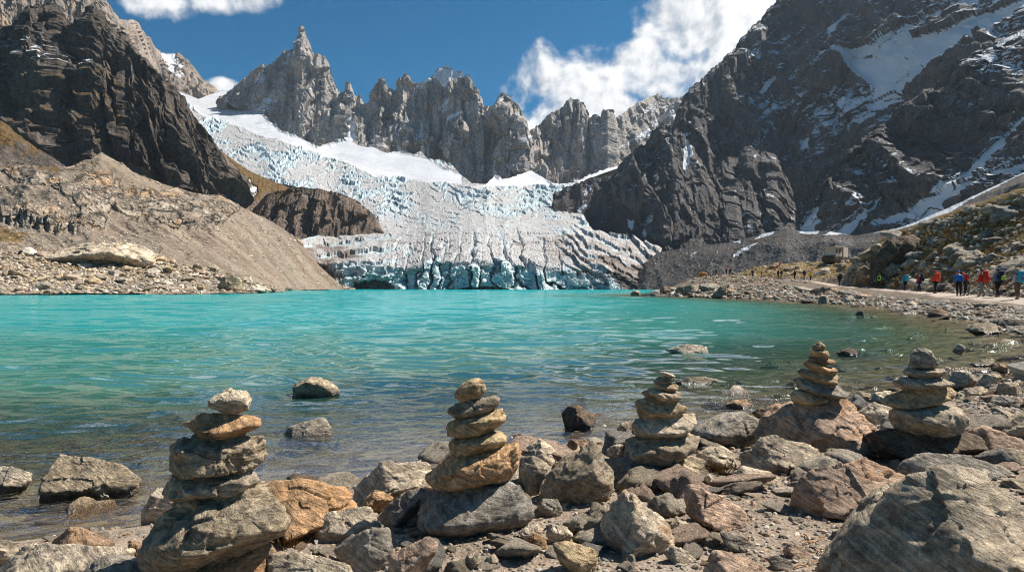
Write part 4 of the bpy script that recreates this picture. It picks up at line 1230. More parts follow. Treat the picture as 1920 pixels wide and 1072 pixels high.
stone(CS, 'jagged flat stone fourth from the top of the tall cairn', 'C', [(665, 155), (690, 135), (750, 129), (800, 140), (870, 152), (875, 175), (850, 197), (790, 209), (720, 204), (680, 175)], 'C', .15, Y3, group=G3, cat='stone')
stone(CS, 'blunt stone with a rusty left end fifth down the tall cairn', 'C', [(635, 200), (650, 180), (690, 180), (760, 194), (840, 204), (905, 230), (880, 260), (840, 284), (740, 286), (650, 279), (636, 240)], 'Y', .3, Y3, group=G3, cat='stone')
stone(CS, 'broad pale slab with an orange stain in the tall cairn', 'C', [(612, 330), (630, 290), (700, 276), (830, 272), (930, 264), (952, 285), (940, 320), (880, 360), (820, 395), (730, 391), (640, 378)], 'P', .28, Y3, group=G3, cat='stone')
stone(CS, 'thick grey green slab second from the bottom of the tall cairn', 'C', [(570, 440), (590, 395), (650, 378), (780, 385), (900, 364), (968, 385), (955, 425), (900, 470), (800, 518), (720, 552), (650, 534), (580, 490)], 'C', .0, Y3, group=G3, cat='stone')
stone(CS, 'long layered slab at the bottom of the tall cairn', 'C', [(577, 540), (600, 512), (700, 538), (800, 512), (900, 478), (990, 505), (1010, 545), (980, 578), (880, 606), (780, 626), (680, 628), (600, 590)], 'C', .15, Y3 + .05, thick=.42, group=G3, cat='stone')
Y4 = 5.4
stone(CS, 'small pointed stone topping the slim cairn', 'D', [(292, 72), (320, 46), (348, 68), (352, 81), (320, 87), (298, 84)], 'Y', .0, Y4, group=G4, cat='stone')
stone(CS, 'little block second from the top of the slim cairn', 'D', [(278, 100), (285, 80), (330, 83), (360, 91), (370, 116), (330, 122), (285, 114)], 'Y', .0, Y4, group=G4, cat='stone')
stone(CS, 'thin dark stone third from the top of the slim cairn', 'D', [(272, 122), (290, 111), (350, 119), (395, 135), (385, 151), (330, 151), (285, 139)], 'B', .1, Y4, group=G4, cat='stone')
stone(CS, 'tilted tan stone fourth from the top of the slim cairn', 'D', [(253, 145), (275, 133), (330, 149), (400, 168), (402, 184), (350, 190), (300, 180), (265, 162)], 'O', .0, Y4, group=G4, cat='stone')
stone(CS, 'long tan stone fifth from the top of the slim cairn', 'D', [(222, 185), (245, 168), (310, 174), (390, 187), (405, 215), (390, 242), (340, 239), (260, 212)], 'Y', .05, Y4, group=G4, cat='stone')
stone(CS, 'tilted dark grey slab low in the slim cairn', 'D', [(215, 230), (235, 209), (320, 222), (410, 246), (443, 272), (435, 300), (380, 301), (300, 284), (230, 257)], 'S', .0, Y4, group=G4, cat='stone')
stone(CS, 'rounded brown stone at the foot of the slim cairn', 'D', [(190, 295), (205, 267), (250, 260), (320, 278), (368, 295), (350, 324), (290, 336), (220, 326)], 'Y', .0, Y4, group=G4, p=9, cat='stone')
stone('boulder', 'big rust stained boulder carrying the slim cairn', 'D', [(60, 490), (80, 420), (140, 345), (220, 312), (330, 322), (420, 300), (450, 330), (520, 390), (575, 450), (560, 520), (480, 552), (380, 562), (250, 552), (120, 530)], 'K', .42, Y4 + .05, thick=.38, top_tilt=35, cat='boulder')
Y5 = 5.1
stone(CS, 'dark domed stone topping the rightmost cairn', 'D', [(710, 150), (725, 110), (755, 82), (790, 75), (818, 95), (835, 130), (848, 160), (820, 174), (760, 173), (715, 168)], 'S', .0, Y5, group=G5, p=12, cat='stone')
stone(CS, 'thin flat grey slab second from the top of the rightmost cairn', 'D', [(695, 185), (712, 168), (780, 169), (870, 170), (885, 190), (850, 212), (780, 219), (730, 207)], 'G', .0, Y5, group=G5, cat='stone')
stone(CS, 'flat pointed slab third from the top of the rightmost cairn', 'D', [(650, 225), (690, 203), (760, 213), (850, 208), (903, 228), (890, 249), (800, 258), (720, 271), (670, 250)], 'G', .0, Y5, group=G5, cat='stone')
stone(CS, 'wide tan slab fourth from the top of the rightmost cairn', 'D', [(598, 325), (640, 290), (720, 265), (820, 248), (905, 256), (922, 285), (890, 313), (820, 340), (720, 357), (650, 347)], 'Y', .1, Y5, group=G5, cat='stone')
stone(CS, 'thick grey block fifth from the top of the rightmost cairn', 'D', [(628, 395), (650, 350), (740, 347), (850, 329), (930, 343), (975, 400), (960, 432), (880, 460), (760, 466), (670, 442)], 'G', .05, Y5, thick=.4, group=G5, cat='stone')
stone(CS, 'black broad slab at the bottom of the rightmost cairn', 'D', [(535, 480), (560, 455), (650, 440), (800, 454), (950, 443), (1030, 470), (1048, 515), (1020, 550), (900, 560), (780, 575), (680, 590), (600, 560), (550, 525)], 'D', .0, Y5, thick=.36, group=G5, cat='stone')

# rocks around the cairns
RK = [
 ('dark angular boulder with a pale top standing in the water at left', 'A', [(245, 630), (255, 570), (290, 480), (330, 440), (420, 440), (560, 470), (650, 490), (700, 520), (740, 560), (700, 595), (560, 640), (400, 660), (260, 660)], 'C', 0, dict(water=True, thick=.34, top_tilt=48)),
 ('pale rock cut by the left edge of the photo in shallow water', 'A', [(-60, 510), (60, 505), (170, 535), (175, 560), (90, 615), (-60, 625)], 'P', 0, dict(water=True, top_tilt=50)),
 ('wet red brown rock in the shallows left of the leftmost cairn', 'A', [(275, 915), (320, 870), (380, 835), (460, 840), (560, 880), (610, 905), (615, 945), (500, 952), (330, 935)], 'B', .3, {}),
 ('grey boulder filling the bottom left corner above the slab', 'A', [(-80, 930), (0, 895), (70, 915), (110, 950), (60, 1020), (-80, 1040)], 'G', 0, {}),
 ('broad pale slab with an orange base at bottom left', 'A', [(-20, 1070), (50, 1000), (140, 930), (260, 922), (430, 935), (600, 955), (700, 950), (745, 985), (740, 1020), (600, 1050), (400, 1110), (0, 1140)], 'P', .2, dict(top_tilt=38)),
 ('grey rounded rock at the bottom edge left of the leftmost cairn', 'A', [(440, 1100), (470, 1030), (560, 1003), (700, 1010), (800, 1035), (820, 1110), (600, 1180), (450, 1150)], 'S', 0, {}),
 ('small brown rock touching the left foot of the leftmost cairn', 'A', [(690, 945), (705, 910), (735, 900), (765, 925), (785, 970), (760, 1005), (710, 990)], 'B', .1, {}),
 ('pale split rock peeping out behind the leftmost cairn', 'A', [(775, 740), (800, 690), (840, 635), (860, 650), (980, 670), (960, 740), (900, 800), (820, 830), (785, 790)], 'P', .05, dict(dY=.25)),
 ('large orange topped boulder right of the leftmost cairn', 'B', [(70, 620), (130, 600), (300, 602), (420, 630), (500, 660), (540, 700), (580, 745), (480, 775), (400, 800), (340, 865), (230, 890), (180, 840), (90, 720)], 'O', .42, dict(top_tilt=42, thick=.4)),
 ('pale cracked rock below the orange topped boulder', 'B', [(345, 880), (370, 820), (430, 770), (520, 750), (620, 745), (670, 790), (685, 840), (600, 875), (480, 895), (400, 905)], 'P', .0, dict(top_tilt=40)),
 ('large pale angular boulder at the waterline behind the middle cairn', 'B', [(545, 690), (570, 640), (640, 560), (700, 518), (870, 505), (940, 530), (970, 580), (970, 650), (820, 670), (740, 690), (660, 690), (590, 745), (555, 730)], 'P', .0, dict(top_tilt=44, thick=.38)),
 ('small orange rock under the pale angular boulder', 'B', [(585, 740), (610, 705), (660, 662), (720, 668), (760, 690), (720, 730), (660, 770)], 'O', .3, {}),
 ('grey lumpy rock against the left of the middle cairn base', 'B', [(662, 790), (720, 740), (830, 660), (900, 642), (965, 660), (930, 710), (880, 760), (830, 805), (730, 838), (680, 828)], 'S', .0, dict(top_tilt=40)),
 ('flat blue grey slab lying at the bottom between two cairns', 'B', [(450, 965), (530, 920), (620, 860), (730, 850), (745, 880), (720, 925), (760, 940), (755, 985), (680, 1020), (590, 1055), (520, 1025)], 'S', .0, dict(top_tilt=58, p=22)),
 ('brown rock at the bottom edge below the middle cairn', 'B', [(715, 1080), (745, 1000), (830, 950), (930, 905), (975, 925), (975, 970), (930, 1035), (870, 1090), (800, 1110), (720, 1110)], 'K', .15, dict(top_tilt=40)),
 ('pale slab at the bottom edge right of the leftmost cairn', 'B', [(120, 985), (250, 978), (400, 1000), (530, 1030), (550, 1060), (540, 1140), (140, 1150)], 'P', .1, dict(top_tilt=55)),
 ('wet black rock with an orange end at the water edge', 'B', [(210, 590), (240, 572), (320, 575), (390, 595), (450, 600), (440, 622), (320, 622), (240, 608)], 'D', .15, {}),
 ('small white rock right of the middle cairn base', 'B', [(1405, 870), (1440, 840), (1500, 828), (1530, 850), (1510, 885), (1440, 902)], 'P', .0, {}),
 ('round orange cobble right of the middle cairn', 'B', [(1432, 920), (1455, 880), (1500, 870), (1545, 895), (1548, 935), (1500, 957), (1450, 950)], 'O', .35, dict(p=8)),
 ('flat grey stone below the big brown grey boulder', 'B', [(1495, 725), (1520, 700), (1600, 698), (1630, 765), (1580, 788), (1520, 775)], 'S', .0, dict(top_tilt=45)),
 ('small upright grey stone at the bottom below the middle cairn', 'B', [(1110, 1030), (1140, 985), (1200, 975), (1210, 1020), (1160, 1055)], 'G', .0, {}),
 ('small pale stone at the bottom right of the middle cairn', 'B', [(1235, 1000), (1270, 978), (1300, 1010), (1290, 1048), (1240, 1042)], 'P', .0, {}),
 ('angular white stone above the ochre cobble', 'B', [(1540, 870), (1570, 830), (1641, 833), (1680, 880), (1650, 920), (1570, 918)], 'P', .0, {}),
 ('little grey stone at the left foot of the middle cairn boulder', 'B', [(805, 830), (830, 795), (880, 780), (900, 830), (870, 865), (820, 858)], 'G', .0, dict(dY=.12)),
 ('cracked dark rock rising from the lake left of the middle cairn', 'B', [(240, 150), (250, 110), (290, 80), (340, 72), (420, 90), (465, 120), (485, 150), (400, 162), (260, 166)], 'C', .0, dict(water=True, top_tilt=15)),
 ('long pale rock lying low in the lake between the two left cairns', 'B', [(170, 355), (230, 325), (320, 298), (430, 272), (468, 320), (400, 372), (260, 372)], 'P', .0, dict(water=True, top_tilt=52, thick=.25)),
 ('pale rock at the waterline right of the middle cairn', 'C', [(40, 480), (90, 430), (150, 395), (200, 430), (260, 480), (200, 520), (100, 505)], 'P', .0, dict(top_tilt=38)),
 ('grey rough rock between the middle cairn and the big brown grey boulder', 'C', [(40, 610), (35, 540), (50, 490), (120, 488), (190, 530), (170, 590), (120, 672), (70, 655)], 'G', .0, {}),
 ('big brown grey boulder between the middle and the tall cairn', 'C', [(125, 690), (140, 640), (180, 560), (270, 500), (420, 410), (460, 425), (500, 490), (530, 560), (535, 620), (500, 680), (400, 705), (250, 715), (140, 708)], 'C', .05, dict(thick=.4, top_tilt=30)),
 ('dark wet rock with a red flank standing in the lake', 'C', [(255, 260), (290, 225), (340, 215), (390, 240), (430, 285), (390, 305), (345, 328), (280, 303)], 'D', .35, dict(water=True)),
 ('dark rock at the waterline left of the tall cairn', 'C', [(515, 385), (530, 350), (560, 308), (610, 303), (625, 340), (605, 390), (570, 428), (530, 418)], 'C', .0, {}),
 ('small grey rock left of the tall cairn base', 'C', [(480, 460), (520, 425), (575, 418), (582, 470), (545, 505), (500, 492)], 'G', .0, {}),
 ('mossy brown stone at the waterline above the big boulder', 'C', [(275, 430), (300, 392), (370, 393), (400, 420), (350, 448), (290, 458)], 'B', .2, {}),
 ('cream boulder with orange lichen in front of the tall cairn', 'C', [(457, 850), (480, 800), (560, 730), (620, 670), (660, 680), (720, 740), (790, 830), (845, 900), (820, 935), (700, 962), (580, 972), (520, 938), (480, 885)], 'P', .44, dict(thick=.4, top_tilt=26, rough=1.2)),
 ('smooth cream cobble at the bottom edge', 'C', [(195, 925), (260, 908), (360, 930), (440, 965), (450, 990), (430, 1055), (340, 1078), (280, 1055), (220, 985)], 'Y', .0, dict(p=9, top_tilt=40)),
 ('small grey rock beside the orange lichen boulder', 'C', [(805, 830), (850, 798), (900, 820), (930, 880), (900, 908), (840, 908), (815, 872)], 'G', .0, {}),
 ('layered pinkish slab right of the orange lichen boulder', 'C', [(885, 690), (885, 640), (920, 623), (1000, 658), (1100, 698), (1190, 758), (1200, 800), (1160, 845), (1080, 840), (960, 805), (890, 755)], 'K', .0, dict(top_tilt=50, p=20, rough=1.3)),
 ('thin slate grey flake lying on the dirt below the pinkish slab', 'C', [(1070, 880), (1110, 868), (1200, 898), (1290, 965), (1240, 975), (1130, 955), (1090, 925)], 'S', .0, dict(top_tilt=62, p=20)),
 ('rounded pink brown rock at the bottom edge', 'C', [(995, 1080), (1030, 990), (1060, 968), (1150, 985), (1280, 1040), (1370, 1080), (1360, 1130), (1000, 1130)], 'K', .25, dict(top_tilt=40)),
 ('flat beige stone below the orange lichen boulder', 'C', [(780, 975), (830, 945), (900, 968), (945, 1010), (900, 1030), (830, 1015)], 'P', .0, dict(top_tilt=55)),
 ('large dark grey boulder behind the right of the tall cairn', 'C', [(905, 350), (960, 305), (1050, 275), (1200, 256), (1250, 270), (1300, 320), (1290, 370), (1250, 420), (1100, 428), (950, 405)], 'S', .0, dict(thick=.3, top_tilt=14)),
 ('pale block right of the tall cairn base', 'C', [(945, 480), (1000, 440), (1080, 430), (1130, 460), (1150, 510), (1140, 548), (1060, 545), (990, 525)], 'P', .0, dict(top_tilt=40)),
 ('big flat grey rock with white veins left of the slim cairn boulder', 'D', [(-30, 560), (0, 520), (60, 488), (130, 476), (220, 490), (320, 525), (340, 550), (300, 580), (200, 612), (100, 632), (0, 626)], 'G', .0, dict(top_tilt=44, rough=1.2)),
 ('low pale slab in front of the flat grey rock', 'C', [(1140, 565), (1180, 538), (1280, 563), (1365, 578), (1362, 622), (1300, 634), (1200, 608)], 'P', .0, dict(top_tilt=52)),
 ('small slate stone by the foot of the tall cairn', 'C', [(855, 600), (890, 582), (940, 590), (952, 628), (900, 640)], 'S', .0, {}),
 ('little pale slab beside the dry grass tuft', 'C', [(985, 590), (1010, 570), (1060, 588), (1052, 622), (1000, 612)], 'P', .0, dict(top_tilt=50)),
 ('wet black stone glinting at the water edge behind the dark grey boulder', 'C', [(1235, 260), (1265, 230), (1310, 238), (1325, 290), (1290, 310)], 'D', .0, dict(Y=6.9)),
 ('large orange veined boulder in front of the rightmost cairns', 'D', [(210, 720), (225, 680), (300, 628), (420, 588), (520, 573), (620, 610), (710, 660), (680, 720), (600, 785), (540, 825), (450, 815), (300, 795), (230, 775)], 'K', .46, dict(top_tilt=46, thick=.4)),
 ('huge dark boulder filling the bottom right corner', 'D', [(300, 1090), (340, 1020), (430, 950), (560, 830), (650, 738), (710, 648), (760, 628), (900, 610), (1020, 628), (1110, 680), (1180, 740), (1240, 765), (1330, 830), (1420, 1000), (1420, 1260), (300, 1260)], 'G', .0, dict(Y=2.75, thick=.36, top_tilt=40, rough=1.15, p=14)),
 ('blue grey slab under the black slab of the rightmost cairn', 'D', [(685, 610), (720, 570), (800, 543), (900, 553), (1000, 560), (1120, 600), (1190, 640), (1150, 665), (1000, 672), (850, 648), (720, 650)], 'S', .0, dict(top_tilt=52)),
 ('flat pink slab right of the rightmost cairn', 'D', [(975, 450), (1060, 422), (1170, 463), (1280, 505), (1280, 545), (1100, 550), (1050, 525)], 'K', .0, dict(top_tilt=62, p=20)),
 ('thin grey plank like stone at the right edge', 'D', [(1090, 548), (1170, 523), (1280, 545), (1280, 585), (1180, 595), (1110, 575)], 'G', .0, dict(top_tilt=55)),
 ('low grey stone behind the huge dark boulder', 'D', [(1130, 672), (1180, 653), (1280, 675), (1280, 720), (1160, 712)], 'C', .0, dict(dY=.1)),
 ('pale grey rock between the slim and the rightmost cairn', 'D', [(500, 362), (570, 318), (640, 343), (645, 390), (590, 425), (540, 405)], 'P', .0, {}),
 ('pale rock at the waterline left of the rightmost cairn', 'D', [(525, 322), (570, 278), (640, 268), (655, 300), (600, 328)], 'P', .0, {}),
 ('small brown rock behind the slim cairn', 'D', [(460, 302), (500, 268), (550, 283), (542, 312), (480, 314)], 'C', .0, {}),
 ('rough white grey rock right of the rightmost cairn top', 'D', [(890, 242), (930, 178), (985, 178), (1030, 220), (1000, 253), (930, 264)], 'P', .0, {}),
 ('square brown block near the right edge', 'D', [(1115, 278), (1140, 233), (1215, 233), (1222, 287), (1160, 294)], 'C', .05, {}),
 ('flat reddish cobble on the dirt left of the huge dark boulder', 'D', [(158, 965), (180, 943), (240, 953), (290, 985), (280, 1008), (210, 1004), (170, 988)], 'K', .15, dict(p=9, top_tilt=50)),
 ('flat grey stone at the bottom left of the huge dark boulder', 'D', [(80, 1010), (140, 998), (200, 1030), (215, 1058), (150, 1064)], 'S', .0, dict(top_tilt=60)),
 ('leaning grey slab by the right shore', 'D', [(1010, 247), (1060, 193), (1120, 193), (1122, 217), (1060, 250)], 'G', .0, {}),
 ('thin flat slab at the edge of the cove', 'D', [(990, 148), (1040, 128), (1095, 123), (1088, 152), (1020, 158)], 'C', .0, dict(top_tilt=45)),
 ('long plank shaped stone at the right edge', 'D', [(1080, 440), (1240, 362), (1250, 400), (1140, 454)], 'C', .0, dict(dY=.1)),
 ('broken slab under the plank shaped stone', 'D', [(1140, 455), (1240, 400), (1260, 475), (1200, 480)], 'G', .0, {}),
 ('small pale slab by the water right of the rightmost cairn', 'D', [(960, 257), (1040, 248), (1082, 265), (1040, 288), (975, 283)], 'P', .0, dict(top_tilt=50)),
 ('dark grey stone in the right shore rubble', 'D', [(1085, 312), (1130, 286), (1190, 310), (1152, 338), (1100, 333)], 'S', .0, {}),
 ('low grey slab in the right shore rubble', 'D', [(1040, 362), (1100, 338), (1192, 370), (1152, 398), (1060, 393)], 'G', .0, {}),
 ('dark wet rock at the edge of the cove', 'D', [(1090, 167), (1120, 143), (1162, 153), (1152, 183), (1110, 188)], 'B', .0, {}),
 ('black flat rock in the water right of the slim cairn', 'D', [(395, 97), (450, 76), (487, 83), (487, 107), (430, 108)], 'D', .0, dict(water=True)),
 ('white glinting stone awash in the cove', 'D', [(910, 77), (940, 58), (970, 73), (952, 90)], 'P', .0, dict(water=True)),
 ('whitish flat rock awash in the lake left of the slim cairn', 'S', [(1248, 657), (1270, 648), (1292, 645), (1322, 650), (1338, 659), (1300, 664)], 'P', .0, dict(water=True, top_tilt=55)),
 ('low dark rock awash behind the tall cairn', 'S', [(1268, 716), (1290, 707), (1320, 706), (1346, 712), (1320, 720), (1285, 722)], 'C', .0, dict(water=True, top_tilt=55)),
 ('brown rock awash right of the tall cairn', 'S', [(1360, 758), (1378, 749), (1398, 748), (1408, 757), (1390, 764), (1370, 765)], 'B', .1, dict(water=True)),
 ('small black rock in the cove off the path', 'S', [(1603, 589), (1610, 583), (1616, 580), (1620, 586), (1620, 590), (1608, 591)], 'D', .0, dict(water=True)),
 ('flat grey slab on the shore of the cove below the path', 'S', [(1810, 617), (1825, 608), (1852, 604), (1868, 608), (1872, 618), (1840, 623)], 'C', .0, dict(water=True, top_tilt=40)),
 ('small dark rock in the far lake off the promontory', 'S', [(1182, 551), (1187, 546), (1194, 544), (1200, 547), (1202, 552), (1192, 554)], 'C', .0, dict(water=True)),
]
for (lab, z, pts, tint, rust, kw) in RK:
    o = stone('rock', lab, z, pts, tint, rust, **kw)
    if lab.startswith('huge'):
        o['grain'] = .8


# ------------------------------------------------------------------ loose stones, rubble, grass
from mathutils.bvhtree import BVHTree
bpy.context.view_layer.update()
_dg = bpy.context.evaluated_depsgraph_get()
BVH_G = BVHTree.FromObject(bpy.data.objects['ground'], _dg)
BVH_L = BVHTree.FromObject(bpy.data.objects['hillside'], _dg)
EYE = Vector((0, 0, CAM_H))


def sight(bvh, u, v):
    d = Vector(((u - 960) / F, 1.0, (HV - v) / F)).normalized()
    return bvh.ray_cast(EYE, d)[0]


R = random.Random(11)
HERO = [(o.location.x, o.location.y, max(o.dimensions.x, o.dimensions.y) * .42, o.location.z) for o in scene.objects if o.get('category') in ('rock', 'boulder', 'stone')]


def clear_of_heroes(x, y):
    return all((x - a) ** 2 + (y - b) ** 2 > r * r for a, b, r, z in HERO)


def loose_shapes(n, sub, flat, seed):
    out = []
    for k in range(n):
        rs = np.random.RandomState(seed + k)
        m = rs.randint(6, 10)
        a = np.sort(rs.uniform(0, 2 * math.pi, m)) + 0
        a = np.linspace(0, 2 * math.pi, m, endpoint=False) + rs.uniform(-.3, .3, m)
        r = rs.uniform(.7, 1.1, m)
        poly = np.stack([np.cos(a) * r, np.sin(a) * r * rs.uniform(*flat)], 1)
        V, Fc = rock_shape(poly, rs.uniform(.5, .85), sub, seed + k, 40.0, 1.15, 30, 6)
        out.append((V, Fc))
    return out


SHP4 = loose_shapes(18, 4, (.26, .66), 100)
ME4 = []
for V, Fc in SHP4:
    o = mesh_np('small_stone', V, Fc, M_STONE, True)
    ME4.append(o.data)
    bpy.data.objects.remove(o)
SHP2 = [(V, Fc) for V, Fc in loose_shapes(10, 2, (.35, .75), 300)]
SHP1 = [(V, Fc) for V, Fc in loose_shapes(8, 1, (.4, .8), 400)]
COLW = {'G': ('grey', 26), 'P': ('pale', 22), 'C': ('brownish grey', 22), 'S': ('slate blue', 12), 'K': ('pinkish', 7), 'O': ('orange', 7), 'B': ('brown', 6)}


def pick_tint():
    ks = list(COLW)
    return R.choices(ks, [COLW[k][1] for k in ks])[0]


def loose(name, loc, size, tint, label, cat, group, grain, sink=.3, lay=True, yaw=None):
    o = bpy.data.objects.new(name, R.choice(ME4))
    COL.objects.link(o)
    o.location = (loc[0], loc[1], loc[2] + size * (.30 - sink))
    e = R.uniform(0, 6.28) if yaw is None else yaw
    o.rotation_euler = (R.uniform(-.3, .3), R.uniform(-.35, .25), e)
    k = size * .62
    o.scale = (k * R.uniform(.85, 1.35), k * R.uniform(.8, 1.15), k * R.uniform(.65, 1.1))
    j = R.uniform(.82, 1.15)
    o.color = (*[c * j * 1.22 for c in TINT[tint]], 1)
    o['rust'] = .25 if tint == 'O' else R.choice([0.0, 0.0, .1])
    o['grain'] = grain
    return tag(o, label, cat, group)


def scatter(bvh, box, n, px_rng, fn, poly=None, maxtry=40, cond=None, power=2.2):
    """Throw n stones at photo-pixel spots inside `box`; sizes in photo pixels, mostly small."""
    k = t = 0
    while k < n and t < n * maxtry:
        t += 1
        u, v = R.uniform(box[0], box[2]), R.uniform(box[1], box[3])
        if poly is not None and not inside(u, v, poly):
            continue
        p = sight(bvh, u, v)
        if p is None or (cond and not cond(p)):
            continue
        s = (px_rng[0] + (px_rng[1] - px_rng[0]) * R.random() ** power) * p.y / F
        fn(p, s)
        k += 1


def inside(u, v, poly):
    c = False
    for i in range(len(poly)):
        (x1, y1), (x2, y2) = poly[i], poly[i - 1]
        if (y1 > v) != (y2 > v) and u < (x2 - x1) * (v - y1) / (y2 - y1) + x1:
            c = not c
    return c


# small stones on the near shore
def near_stone(p, s):
    t = pick_tint()
    loose('small_stone', p, s, t, f'small loose {COLW[t][0]} stone on the gravel shore between the large rocks', 'stone', f'small {COLW[t][0]} stones on the gravel shore', 1.6, .22)


NEAR_OK = lambda p: p.z > .03 and clear_of_heroes(p.x, p.y)
scatter(BVH_G, (0, 830, 1920, 1072), 290, (12, 58), near_stone, cond=NEAR_OK)


def slab_stone(p, s):
    t = R.choice('GPPCCSK')
    loose('flat_rock', p, s, t, f'{COLW[t][0]} flat broken rock on the right half of the near shore', 'rock', f'{COLW[t][0]} flat broken rocks of the near shore', 1.1, .20)


scatter(BVH_G, (620, 770, 1925, 1066), 115, (38, 125), slab_stone, cond=lambda p: p.z > .02 and clear_of_heroes(p.x, p.y) and not (.9 < p.x < 2.2 and p.y < 4.2), power=1.6)


# flat stones lying under the shallow water
def sunk_stone(p, s):
    loose('submerged_stone', p, s, R.choice('YBOCCGB'), 'brown stone lying on the bottom of the clear shallow water', 'stone', 'stones under the shallow water', 1.0, .42)


scatter(BVH_G, (0, 640, 1900, 1010), 230, (30, 170), sunk_stone, cond=lambda p: -.6 < p.z < -.03 and clear_of_heroes(p.x, p.y), power=1.6)

scatter(BVH_G, (1300, 585, 1890, 770), 62, (18, 85), sunk_stone, cond=lambda p: -.45 < p.z < -.02 and clear_of_heroes(p.x, p.y), power=1.6)


# rubble along the right shore
def right_rock(p, s):
    t = R.choice('GGPPCCCSKB')
    loose('shore_rock', p, s, t, f'{COLW[t][0]} rock in the rubble of the right shore between the cove and the path', 'rock', f'{COLW[t][0]} rocks of the right shore rubble', .55 if p.y < 20 else .22, .25)


OFFPATH = lambda p: abs(p.x - path_x(p.y)) > 1.5 or p.y < 22
SHORE_POLY = [(1780, 745), (1700, 700), (1880, 655), (1880, 630), (1850, 604), (1760, 594), (1600, 573), (1500, 567), (1400, 561), (1225, 556), (1230, 546), (1300, 538), (1450, 534), (1560, 548), (1700, 560), (1920, 578), (1960, 800), (1850, 860)]
scatter(BVH_G, (1225, 536, 1960, 860), 190, (11, 48), right_rock, SHORE_POLY, cond=lambda p: p.z > -.12 and OFFPATH(p) and clear_of_heroes(p.x, p.y))


def cove_rock(p, s):
    loose('shore_rock', p, s, R.choice('DBC'), 'dark wet rock half awash along the edge of the cove', 'rock', 'dark wet rocks along the edge of the cove', .4, .2)


scatter(BVH_G, (1240, 552, 1900, 760), 46, (9, 36), cove_rock, cond=lambda p: -.10 < p.z < .05 and clear_of_heroes(p.x, p.y))


# far left shore
def left_rock(p, s):
    t = R.choice('GPPCCYYK')
    w = 'tan' if t == 'Y' else COLW[t][0]
    loose('shore_boulder', p, s, t, f'{w} boulder in the rubble of the far left shore below the scree', 'boulder', f'{w} boulders on the far left shore', .07, .2)


LEFT_POLY = [(-30, 470), (90, 478), (160, 480), (300, 488), (400, 505), (480, 528), (530, 540), (520, 549), (300, 553), (-30, 554)]
scatter(BVH_L, (-30, 468, 545, 553), 170, (9, 34), left_rock, LEFT_POLY)


def hill_rock(p, s):
    t = R.choice('GGPCS')
    loose('hillside_boulder', p, s, t, f'{COLW[t][0]} boulder lying in the brown grass of the hillside above the path', 'boulder', f'{COLW[t][0]} boulders on the grassy hillside', .12, .3)


HILL_POLY = [(1600, 500), (1640, 462), (1720, 425), (1800, 398), (1930, 356), (1930, 562), (1750, 545), (1600, 532)]
scatter(BVH_G, (1596, 352, 1930, 560), 95, (9, 60), hill_rock, HILL_POLY, cond=lambda p: p.x - path_x(p.y) > 1.8, power=2.6)
PLATEAU = [(1290, 520), (1400, 500), (1560, 490), (1600, 505), (1600, 525), (1440, 520), (1300, 523)]
scatter(BVH_G, (1290, 488, 1600, 528), 26, (7, 22), lambda p, s: loose('plateau_rock', p, s, R.choice('GCY'), 'rock on the sandy rise behind the far hikers', 'rock', 'rocks on the sandy rise', .1, .25), PLATEAU, cond=lambda p: abs(p.x - path_x(p.y)) > 2)

M_PEB, nb, out = new_mat('gravel_stone')
_p = nb.geo()['Position']
_c = nb.mix(1.0, nb.attr('tint'), nb.mix(nb.noise(_p, 30, 6, .7), (.55, .55, .55), (1.45, 1.42, 1.38)), 'MULTIPLY')
_wz = nb.ss(nb.sep(_p)[2], .0, .07, 1.0, 0.0)
_c = nb.mix(_wz, _c, nb.mix(1.0, _c, (.36, .3, .22), 'MULTIPLY'))
principled(nb, out, _c, 0.85, nb.bump(nb.noise(_p, 14, 7, .75), .03, .8), .25)


def heap(name, spots, shapes):
    """Many stones in one mesh: spots of (location, size, tint)."""
    Vs, Fs, Ts, base = [], [], [], 0
    rs = np.random.RandomState(5)
    for (p, s, t) in spots:
        V, Fc = shapes[rs.randint(len(shapes))]
        a = rs.uniform(0, 6.28)
        ca, sa = math.cos(a), math.sin(a)
        S = np.array([rs.uniform(.8, 1.4), rs.uniform(.7, 1.2), rs.uniform(.55, 1.1)]) * s * .6
        Q = V * S
        Q[:, 2] += Q[:, 0] * rs.uniform(-.35, .35) + Q[:, 1] * rs.uniform(-.3, .3)
        Q = np.stack([Q[:, 0] * ca - Q[:, 1] * sa, Q[:, 0] * sa + Q[:, 1] * ca, Q[:, 2]], 1)
        Vs.append(Q + np.array([p[0], p[1], p[2] + s * .06]))
        Fs.append(Fc + base)
        base += len(V)
        col = np.array(TINT[t]) * rs.uniform(.85, 1.45)
        Ts.append(np.tile(col, (len(V), 1)))
    o = mesh_np(name, np.concatenate(Vs), np.concatenate(Fs), M_PEB, False, {'tint': np.concatenate(Ts)}, kind='stuff')
    return o


def gather(bvh, box, n, rng, tints, poly=None, cond=None, power=2.5):
    L = []
    scatter(bvh, box, n, rng, lambda p, s: L.append((p, s, R.choice(tints))), poly, 12, cond, power)
    return L


